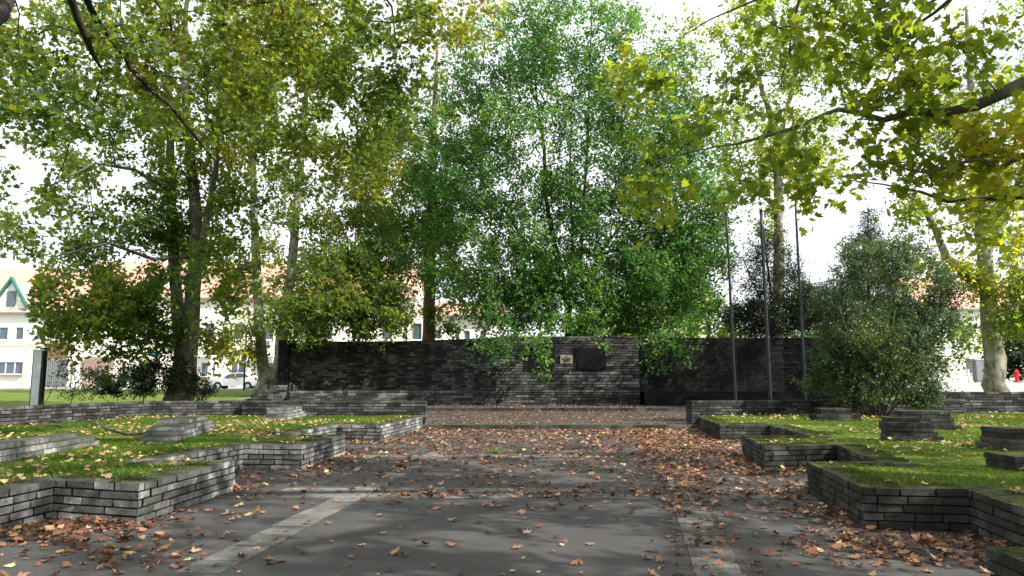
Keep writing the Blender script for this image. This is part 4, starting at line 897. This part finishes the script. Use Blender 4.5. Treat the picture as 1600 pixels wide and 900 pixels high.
# lawns: grass blades and leaves
def lawn_points(n_, side, rs):
    if side < 0: P_ = np.stack([rs.uniform(-13, -2.6, n_), rs.uniform(5.5, TER_Y + .2, n_)], 1)
    else: P_ = np.stack([rs.uniform(3.6, 22, n_), rs.uniform(4.2, TER_Y + 2.4, n_)], 1)
    P_ = P_[~in_poly(P_, [tuple(p) for p in hole])]
    return P_[(np.abs(P_[:, 0]) / P_[:, 1] < 1.15)]
def blades(name, side, n_, h, label):
    rs = np.random.RandomState(7 + side); P_ = lawn_points(n_, side, rs); dw = seg_dist(P_, allwalls[0 if side < 0 else 1])
    P_ = P_[(dw > .30 + rs.uniform(-.08, .30, len(dw)))]
    n_ = len(P_); an = rs.uniform(0, 6.28, n_); wd = .006 + .0006 * P_[:, 1]; hh = h * rs.uniform(.4, 1.25, n_); ln = rs.normal(size=(n_, 2)) * .35
    pn = np.array([noise.noise((p[0] * .6, p[1] * .6, 2)) for p in P_]); hh *= np.clip(.9 + pn * 1.2, .35, 1.5)
    zb = .405
    b = np.stack([P_[:, 0], P_[:, 1], np.full(n_, zb)], 1); sv = np.stack([np.cos(an) * wd, np.sin(an) * wd, np.zeros(n_)], 1)
    tipv = np.stack([ln[:, 0] * hh, ln[:, 1] * hh, hh], 1)
    V = np.stack([b - sv, b + sv, b + tipv], 1).reshape(-1, 3)
    me = fast_mesh(name, V, np.arange(3 * n_), 3, np.clip(rs.uniform(0, .75, n_) + pn * .35 + (.12 if side > 0 else 0), 0, 1)); o = new_obj(name, me, M['grass'])
    tag(o, label, 'grass', kind='stuff')
blades('grass', -1, 260000, .065, 'short bright green grass on the left lawn')
blades('grass', 1, 300000, .055, 'short yellowish green grass on the right lawn')
def moss(parent, poly, side, n_):
    rs = np.random.RandomState(17 + side); poly = [Vector(p) for p in poly]; P_ = []
    for a, b in zip(poly[:-1], poly[1:]):
        ln = (b - a).length; k = int(n_ * ln); t = (b - a) / ln; nl = Vector((-t.y, t.x))
        u = rs.uniform(0, ln, k); v = rs.uniform(.0, .44, k) ** .8 * .5 if False else rs.uniform(.0, .44, k)
        P_.append(np.stack([a.x + t.x * u + nl.x * v, a.y + t.y * u + nl.y * v, v], 1))
    P_ = np.concatenate(P_); pn = np.array([noise.noise((p[0] * 1.7, p[1] * 1.7, 5)) + .5 * noise.noise((p[0] * 6, p[1] * 6, 1)) for p in P_])
    k = rs.uniform(0, 1, len(P_)) < np.clip(.10 + pn * 1.4 + (P_[:, 2] - .12) * 2.2, 0, 1); P_ = P_[k]; pn = pn[k]; n_ = len(P_)
    k = ~in_poly(P_[:, :2], plaza); P_ = P_[k]; pn = pn[k]; n_ = len(P_)
    an = rs.uniform(0, 6.28, n_); wd = .005 + .0006 * P_[:, 1]; hh = rs.uniform(.005, .02, n_) * (.6 + P_[:, 2] * 2)
    b = np.stack([P_[:, 0], P_[:, 1], np.full(n_, .446)], 1); sv = np.stack([np.cos(an) * wd, np.sin(an) * wd, np.zeros(n_)], 1)
    tp = np.stack([rs.normal(size=n_) * .5 * hh, rs.normal(size=n_) * .5 * hh, hh], 1)
    me = fast_mesh('moss', np.stack([b - sv, b + sv, b + tp], 1).reshape(-1, 3), np.arange(3 * n_), 3, np.clip(rs.uniform(0, .6, n_) + pn * .3, 0, 1))
    tag(new_obj('moss', me, M['moss'], parent), kind='stuff')
M['moss'] = leaf_mat('moss_tufts', [(0, (.03, .05, .012)), (.6, (.07, .085, .02)), (1, (.17, .15, .05))], [(0, (.04, .08, .01)), (1, (.2, .2, .04))], .2, .1)
moss(wl, left_poly[1:], -1, 900); moss(wr, right_poly[:-2], 1, 1400)
for side, n_, label in ((-1, 5200, 'pale fallen leaves scattered on the left lawn'), (1, 4600, 'pale fallen leaves scattered on the right lawn')):
    P_ = lawn_points(n_ * 2, side, rs); nn = nz2(P_, .5, 3); P_ = P_[rs.uniform(0, 1, len(P_)) < np.clip(.40 + nn * 1.3, .05, 1)]
    _, me = litter_mesh('lawn_litter', P_, np.full(len(P_), .46), .10, rs, rs.uniform(0, 1, len(P_))); lo = new_obj('lawn_litter', me, M['litter_y'])
    tag(lo, label, 'leaf litter', kind='stuff')
b = ground_pt(1352, 24.8)
a = rs.normal(size=(900, 2)) * np.array([1.1, .5]) + np.array([b[0], b[1] - .2])
_, me = litter_mesh('shrub_litter', a, np.full(900, .47), .11, rs, rs.uniform(0, .6, 900), TRI); tag(new_obj('shrub_litter', me, M['litter']), 'brown leaves gathered under the big shrub', 'leaf litter', kind='stuff')
# weed clump in the paving
wp = G(775, 708); mb = MB()
for k in range(60):
    an = random.uniform(0, 6.28); l = random.uniform(.08, .2); q = wp + Vector((random.gauss(0, .08), random.gauss(0, .06), .0)); t = Vector((math.cos(an), math.sin(an), .7)).normalized()
    s = Vector((-math.sin(an), math.cos(an), 0)) * .012; mb.poly([q - s * .5, q + s * .5, q + t * l * .6 + s, q + t * l, q + t * l * .6 - s], random.uniform(.4, 1))
tag(mb.build('weed', M['grass']), 'small green weed growing through the middle of the paving', 'weed')

# ------------------------------------------------------------------ flagpoles
for px, py_top, d, r_, lab in ((1143, 335, 29.5, .055, 'left'), (1196, 331, 31.5, .075, 'middle'), (1250, 321, 33.5, .062, 'right')):
    x = xat(px, d); zt = zat(py_top, d)
    t = thing('flagpole', {'left': 'thin blue-grey flagpole nearest the green tree, leftmost of three', 'middle': 'thick blue-grey flagpole, middle one of the three', 'right': 'blue-grey flagpole nearest the big shrub, rightmost of three'}[lab], 'flagpole', (x, d, .148), 'flagpoles on the terrace')
    mb = MB(); lean = {'left': -.10, 'middle': -.05, 'right': -.02}[lab]; zz = np.linspace(0, zt - .15, 12)
    mb.tube([(lean * (z_ / zt), 0, z_) for z_ in zz], [r_ * (1.15 - .35 * z_ / zt) for z_ in zz], 12); mb.build('pole', M['pole'], t, smooth=True)
    mb = MB(); mb.tube([(lean, 0, zt - .15), (lean, 0, zt - .08), (lean, 0, zt - .02)], [r_ * .95, r_ * 1.1, .02], 12); mb.build('finial', M['dark_metal'], t)
    mb = MB(); mb.box(-.16, .16, -.16, .16, 0, .03); mb.tube([(0, 0, .03), (0, 0, .5)], [r_ * 1.5, r_ * 1.4], 12)
    for sx in (-.12, .12):
        for sy in (-.12, .12): mb.tube([(sx, sy, .03), (sx, sy, .06)], [.014, .014], 6)
    mb.build('base_plate', M['dark_metal'], t)
    mb = MB(); mb.tube([(r_ + .05, -.02, 1.2), (lean + r_ + .03, -.02, zt - .25)], [.006, .006], 5); mb.box(r_ * .8, r_ + .06, -.03, .0, 1.15, 1.25); mb.build('halyard', M['dark_metal'], t)

# ------------------------------------------------------------------ posts at left
d = 24.9; x = xat(70, d)
t = thing('steel_post', 'grey steel channel post standing behind the low wall at far left', 'post', (x, d, .40))
mb = MB(); h = zat(548, d) - .40
mb.box(-.19, .10, -.05, .03, 0, h); mb.box(-.19, -.15, -.05, .20, 0, h); mb.box(.06, .10, .03, .20, 0, h); mb.build('channel', M['galv'], t, bevel=.006)
mb = MB(); mb.box(.10, .17, -.03, .16, 0, h + .1); mb.build('side_strip', M['dark_metal'], t)
mb = MB(); mb.box(-.22, .20, -.08, .23, h, h + .04); mb.build('cap', M['galv'], t)
d = 58; x = xat(388, d)
t = thing('street_pole', 'thin dark pole on the far lawn beside the white car', 'pole', (x, d, gz(x, d)))
mb = MB(); mb.tube([(0, 0, 0), (0, 0, zat(515, d) - .85)], [.07, .06], 8); mb.build('pole', M['dark_metal'], t, smooth=True)
mb = MB(); mb.tube([(0, 0, zat(515, d) - .85), (0, 0, zat(512, d) - .85)], [.09, .04], 8); mb.build('cap', M['dark_metal'], t)
d = 60; x = xat(126, d)
mb = MB(); mb.tube([(x - .4, d, .85), (x, d, zat(566, d)), (x + .08, d, zat(555, d))], [.05, .045, .04], 8)
tag(mb.build('leaning_stake', M['white_paint']), 'thin white leaning stake on the far kerb before the pink-banded house', 'stake')
d = 61; x = xat(246, d)
t = thing('road_sign', 'small blue round road sign seen above the dark bush', 'road sign', (x, d, .85))
mb = MB(); zc = zat(553, d) - .85; mb.tube([(0, 0, 0), (0, 0, zc)], [.04, .04], 8); mb.build('pole', M['galv'], t)
mb = MB(); mb.tube([(0, -.06, zc), (0, -.03, zc)], [.24, .24], 20); mb.build('sign_disc', M['blue'], t)

# ------------------------------------------------------------------ cars
def car(px, d, label, paint, flip=1):
    x = xat(px, d); t = thing('parked_car', label, 'car', (x, d, ZS + .004), 'cars parked in the street')
    prof = [(-2.1, .32), (-2.12, .62), (-2.0, .82), (-1.1, .95), (-.45, 1.38), (.2, 1.47), (1.0, 1.42), (1.75, 1.02), (2.05, .92), (2.12, .6), (2.08, .32)]
    W = .86; mb = MB()
    def ww(z): return W if z < .95 else W - (z - .95) * .42
    for (a, b) in zip(prof[:-1], prof[1:]):
        mb.poly([(a[0] * flip, -ww(a[1]), a[1]), (a[0] * flip, ww(a[1]), a[1]), (b[0] * flip, ww(b[1]), b[1]), (b[0] * flip, -ww(b[1]), b[1])])
    for s in (-1, 1):
        lo_ = [p for p in prof if p[1] < .94]; 
        side = [(-2.1, .32), (-2.12, .62), (-2.0, .82), (-1.1, .95), (1.75, 1.02), (2.05, .92), (2.12, .6), (2.08, .32)]
        # lower side with wheel arches
        arch = []
        for cx in (1.3, -1.3):
            for k in range(9):
                an = math.pi * k / 8; arch.append((cx + .36 * math.cos(an), .32 + .36 * math.sin(an)))
        mb.poly([(p[0] * flip, s * ww(min(p[1], .95)), p[1]) for p in side + arch])
        mb.poly([(p[0] * flip, s * ww(p[1]), p[1]) for p in [(-1.1, .95), (-.45, 1.38), (.2, 1.47), (1.0, 1.42), (1.75, 1.02)]])
    mb.poly([(-2.1 * flip, -W, .32), (2.08 * flip, -W, .32), (2.08 * flip, W, .32), (-2.1 * flip, W, .32)])
    mb.build('body', paint, t)
    for s in (-1, 1):
        for a in ([(-.85, 1.0), (-.42, 1.32), (.12, 1.40), (.12, 1.0)], [(.2, 1.0), (.2, 1.40), (.95, 1.36), (1.4, 1.06)]):
            mb = MB(); mb.poly([(p[0] * flip, s * (ww(p[1]) + .012), p[1]) for p in a]); mb.build('window', M['glass'], t)
    for cx in (1.3, -1.3):
        for s in (-1, 1):
            mb = MB(); mb.tube([(cx * flip, s * .66, .31), (cx * flip, s * .88, .31)], [.31, .31], 18); w_ = mb.build('wheel', M['tyre'], t, smooth=False)
            mb = MB(); mb.tube([(cx * flip, s * .875, .31), (cx * flip, s * .895, .31)], [.19, .17], 14); mb.build('rim', M['galv'], w_)
    for s in (-1, 1):
        mb = MB(); mb.box(*sorted((-2.13 * flip, -2.0 * flip)), min(s * .8, s * .5), max(s * .8, s * .5), .62, .76); mb.build('headlight', M['white_paint'], t)
        mb = MB(); mb.box(*sorted((2.14 * flip, 2.0 * flip)), min(s * .82, s * .55), max(s * .82, s * .55), .68, .86); mb.build('tail_light', M['red'], t)
car(376, 65.5, 'white parked car beyond the far lawn at left', M['car_white'])
car(432, 66.5, 'red parked car behind the white car, half hidden by trunks', M['car_red'])

# ------------------------------------------------------------------ houses
def facade_house(label, px0, px1, d, eave, ridge, wallm, wins, depth=9, extra=None, hip=False, overh=.4, rot=0, name='house'):
    """wins: (px0, px1, py0, py1) of every window of the street front"""
    x0, x1 = xat(px0, d), xat(px1, d); base = ZS; ze = zat(eave, d); zr = zat(ridge, d)
    cx = (x0 + x1) / 2; t = thing(name, label, 'house', (cx, d, base), rz=rot)
    W = x1 - x0; xa, xb = -W / 2, W / 2; rects = [(xat(a, d) - cx, xat(b, d) - cx, zat(f, d) - base, zat(e, d) - base) for a, b, e, f in wins]
    H = ze - base; mb = MB()
    xs = sorted(set([xa, xb] + [r[0] for r in rects] + [r[1] for r in rects])); zs = sorted(set([0, H] + [r[2] for r in rects] + [r[3] for r in rects]))
    for i in range(len(xs) - 1):
        for j in range(len(zs) - 1):
            mx_, mz_ = (xs[i] + xs[i + 1]) / 2, (zs[j] + zs[j + 1]) / 2
            if any(r[0] < mx_ < r[1] and r[2] < mz_ < r[3] for r in rects): continue
            mb.poly([(xs[i], 0, zs[j]), (xs[i + 1], 0, zs[j]), (xs[i + 1], 0, zs[j + 1]), (xs[i], 0, zs[j + 1])])
    for r in rects:
        for a, b in (((r[0], r[2]), (r[1], r[2])), ((r[1], r[2]), (r[1], r[3])), ((r[1], r[3]), (r[0], r[3])), ((r[0], r[3]), (r[0], r[2]))):
            mb.poly([(a[0], 0, a[1]), (b[0], 0, b[1]), (b[0], .18, b[1]), (a[0], .18, a[1])])
    mb.poly([(xa, 0, 0), (xa, 0, H), (xa, depth, H), (xa, depth, 0)]); mb.poly([(xb, 0, 0), (xb, depth, 0), (xb, depth, H), (xb, 0, H)]); mb.poly([(xa, depth, 0), (xa, depth, H), (xb, depth, H), (xb, depth, 0)])
    RH = zr - base
    mb.poly([(xa, 0, H), (xa, depth / 2, RH - .15), (xa, depth, H)]); mb.poly([(xb, 0, H), (xb, depth, H), (xb, depth / 2, RH - .15)])
    mb.build('wall', wallm, t)
    mb = MB(); o_ = overh; dz = (RH - H) / (depth / 2) * o_
    for y0_, y1_ in ((-o_, depth / 2), (depth + o_, depth / 2)):
        z0_ = H - dz
        q = [(xa - .3, y0_, z0_), (xb + .3, y0_, z0_), (xb + .3, y1_, RH), (xa - .3, y1_, RH)]
        mb.hexa(q + [(a_, b_, c_ + .16) for a_, b_, c_ in q])
    mb.build('roof', M['roof'], t)
    mb = MB(); mb.box(xa, xb, -o_ - .12, -o_, H - dz - .02, H - dz + .12); mb.build('gutter', M['grey_metal'], t)
    for r in rects:
        mb = MB(); f = .06; y_ = .10
        mb.box(r[0], r[0] + f, y_, y_ + .08, r[2], r[3]); mb.box(r[1] - f, r[1], y_, y_ + .08, r[2], r[3]); mb.box(r[0] + f, r[1] - f, y_, y_ + .08, r[2], r[2] + f); mb.box(r[0] + f, r[1] - f, y_, y_ + .08, r[3] - f, r[3])
        n_ = max(1, int(round((r[1] - r[0]) / .8)))
        for k in range(1, n_): xx = r[0] + (r[1] - r[0]) * k / n_; mb.box(xx - .035, xx + .035, y_ + .003, y_ + .077, r[2] + f, r[3] - f)
        w_ = mb.build('window', M['white_paint'], t)
        mb = MB(); mb.poly([(r[0], y_ + .05, r[2]), (r[1], y_ + .05, r[2]), (r[1], y_ + .05, r[3]), (r[0], y_ + .05, r[3])]); mb.build('pane', M['glass'], w_)
        mb = MB(); mb.box(r[0] - .06, r[1] + .06, -.08, .10, r[2] - .07, r[2] - .002); mb.build('sill', M['white_paint'], w_)
    if extra: extra(t, cx, base, d)
    return t
d = 74
def ex_a(t, cx, b, d):
    X = lambda px: xat(px, d) - cx; Z = lambda py: zat(py, d) - b
    mb = MB(); mb.box(X(-60), X(118), -.07, -.003, Z(541), Z(534)); mb.box(X(46), X(52), -.06, -.004, 0, Z(541) - .003); mb.box(X(-60), X(118), -.09, -.002, Z(486), Z(480)); mb.build('pink_band', M['pink_wall'], t)
    # gabled dormer with green bargeboards
    mb = MB(); mb.poly([(X(-8), -.12, Z(482)), (X(46), -.12, Z(482)), (X(20), -.12, Z(440))]); mb.poly([(X(46), -.12, Z(482)), (X(46), 3, Z(482)), (X(20), 4, Z(440)), (X(20), -.12, Z(440))]); mb.poly([(X(-8), -.12, Z(482)), (X(20), -.12, Z(440)), (X(20), 4, Z(440)), (X(-8), 3, Z(482))]); dm = mb.build('dormer', M['white_wall'], t)
    mb = MB(); mb.box(X(14), X(28), -.2, -.13, Z(479), Z(455)); wn = mb.build('dormer_window', M['glass'], dm)
    mb = MB()
    for (a, b_) in (((-10, 484), (20, 438)), ((20, 438), (48, 484))):
        p = (X(a[0]), Z(a[1])); q = (X(b_[0]), Z(b_[1])); mb.hexa([(p[0], -.45, p[1]), (q[0], -.45, q[1]), (q[0], .0, q[1]), (p[0], .0, p[1]), (p[0], -.45, p[1] + .35), (q[0], -.45, q[1] + .35), (q[0], .0, q[1] + .35), (p[0], .0, p[1] + .35)])
    mb.build('bargeboard', M['green_paint'], dm)
    mb = MB(); mb.box(X(2), X(47), -.3, -.09, Z(588), Z(586)); mb.build('flower_box', M['brown_wood'], t)
    mb = MB(); mb.box(X(81), X(115), -.12, -.05, Z(560), Z(537)); mb.build('gate_lintel', M['brown_wood'], t)
    mb = MB(); x = X(81)
    while x < X(115): mb.box(x, x + .13, -.10, -.04, .05, Z(562)); x += .19
    mb.build('gate', M['grey_metal'], t)
facade_house('white house with pink bands, green gabled dormer and red roof at far left', -70, 118, d, 484, 412, M['white_wall'],
    [(3, 18, 511, 531), (29, 42, 511, 531), (4, 46, 565, 585), (-40, -20, 511, 531), (-40, -14, 565, 585), (60, 74, 511, 531)], extra=ex_a)
def ex_b(t, cx, b, d):
    X = lambda px: xat(px, d) - cx; Z = lambda py: zat(py, d) - b
    for a, e in ((138, 200), (316, 345), (400, 440)):
        mb = MB(); mb.box(X(a), X(e), -1.3, -.01, Z(558), Z(555)); bl = mb.build('balcony', M['white_paint'], t)
        mb = MB(); x = X(a)
        while x < X(e): mb.box(x, x + .04, -1.28, -1.24, Z(555), Z(541)); x += .14
        mb.box(X(a), X(e), -1.30, -1.22, Z(541), Z(540)); mb.build('railing', M['grey_metal'], bl)
        mb = MB(); mb.box(X(a), X(a) + .25, -1.2, -.95, 0, Z(558)); mb.box(X(e) - .25, X(e), -1.2, -.95, 0, Z(558)); mb.build('column', M['white_paint'], bl)
    mb = MB(); mb.box(X(140), X(200), -.06, -.004, .1, Z(563)); mb.build('base_cladding', M['pink_wall'], t)
    for px in (252, 470): mb = MB(); mb.box(X(px - 7), X(px + 7), 1.0, 3.5, Z(450), Z(415)); mb.build('dormer', M['white_wall'], t)
    mb = MB(); mb.tube([(X(643) - .4, -.12, 0), (X(643) - .4, -.12, Z(466))], [.06, .06], 8); mb.build('downpipe', M['grey_metal'], t)
wb = []
for px in range(130, 640, 46):
    wb += [(px + 8, px + 24, 505, 531) if px not in (130,) else (181, 197, 516, 538), (px + 6, px + 28, 566, 589)]
facade_house('long cream terraced house with balconies behind the left trees', 119, 646, 75, 462, 400, M['cream_wall'], wb, extra=ex_b)
facade_house('white house with low red roof behind the left wing of the big wall', 650, 786, 78, 492, 466, M['white_wall'], [(725, 735, 517, 530), (750, 760, 517, 530), (680, 690, 515, 530), (760, 770, 560, 580)], overh=.6)
facade_house('small beige house with brown window behind the deep green tree', 1000, 1110, 84, 480, 440, M['cream_wall'], [(1042, 1052, 500, 518), (1070, 1080, 500, 518)])
facade_house('pale blue-white house glimpsed behind the big shrub at right', 1440, 1660, 82, 480, 430, M['white_wall'], [(1500, 1516, 508, 530), (1530, 1545, 508, 530), (1580, 1600, 508, 530), (1500, 1520, 560, 585), (1600, 1625, 560, 588)])

# ------------------------------------------------------------------ cabinet, hydrant, small post at right
d = 56; x = xat(1523, d); t = thing('utility_cabinet', 'grey utility cabinet beyond the right low wall beside the plane trunk', 'utility cabinet', (x, d, YZ))
hh = zat(563, d) - YZ
mb = MB(); mb.box(-.55, .55, -.25, .25, .1, hh); mb.build('cabinet_body', M['grey_metal'], t, bevel=.015)
mb = MB(); mb.box(-.6, .6, -.3, .3, hh, hh + .07); mb.build('lid', M['galv'], t); mb = MB(); mb.box(-.5, .5, -.2, .2, 0, .1); mb.build('plinth', M['kerb'], t)
for s in (-1, 1):
    mb = MB(); mb.box(min(.02 * s, .5 * s), max(.02 * s, .5 * s), -.27, -.252, .16, hh - .06); dr = mb.build('door', M['grey_metal'], t)
    mb = MB(); mb.box(.05 * s - .015, .05 * s + .015, -.30, -.27, hh * .5, hh * .5 + .12); mb.build('handle', M['dark_metal'], dr)
d = 55; x = xat(1577, d); t = thing('fire_hydrant', 'red fire hydrant between the pale trunk and the dark tree at right', 'fire hydrant', (x, d, YZ))
mb = MB(); mb.tube([(0, 0, 0), (0, 0, .06), (0, 0, .07), (0, 0, .62), (0, 0, .66), (0, 0, .72)], [.19, .19, .13, .12, .17, .17], 16); mb.build('barrel', M['red'], t)
mb = MB(); mb.tube([(0, 0, .72), (0, 0, .84), (0, 0, .92), (0, 0, .93), (0, 0, 1.0)], [.16, .13, .06, .035, .035], 16); mb.build('bonnet', M['red'], t)
for s in (-1, 1): mb = MB(); mb.tube([(s * .1, 0, .52), (s * .22, 0, .52), (s * .225, 0, .52), (s * .27, 0, .52)], [.065, .065, .085, .08], 12); mb.build('outlet', M['red'], t)
d = 54; x = xat(1503, d); mb = MB(); mb.tube([(x, d, YZ), (x, d, zat(578, d))], [.06, .06], 10); mb.tube([(x, d, zat(578, d)), (x, d, zat(577, d))], [.07, .03], 10)
tag(mb.build('bollard', M['white_paint'], smooth=True), 'thin white bollard left of the grey cabinet', 'bollard')
print('objects', len(D.objects), 'polys', sum(len(m_.polygons) for m_ in D.meshes))
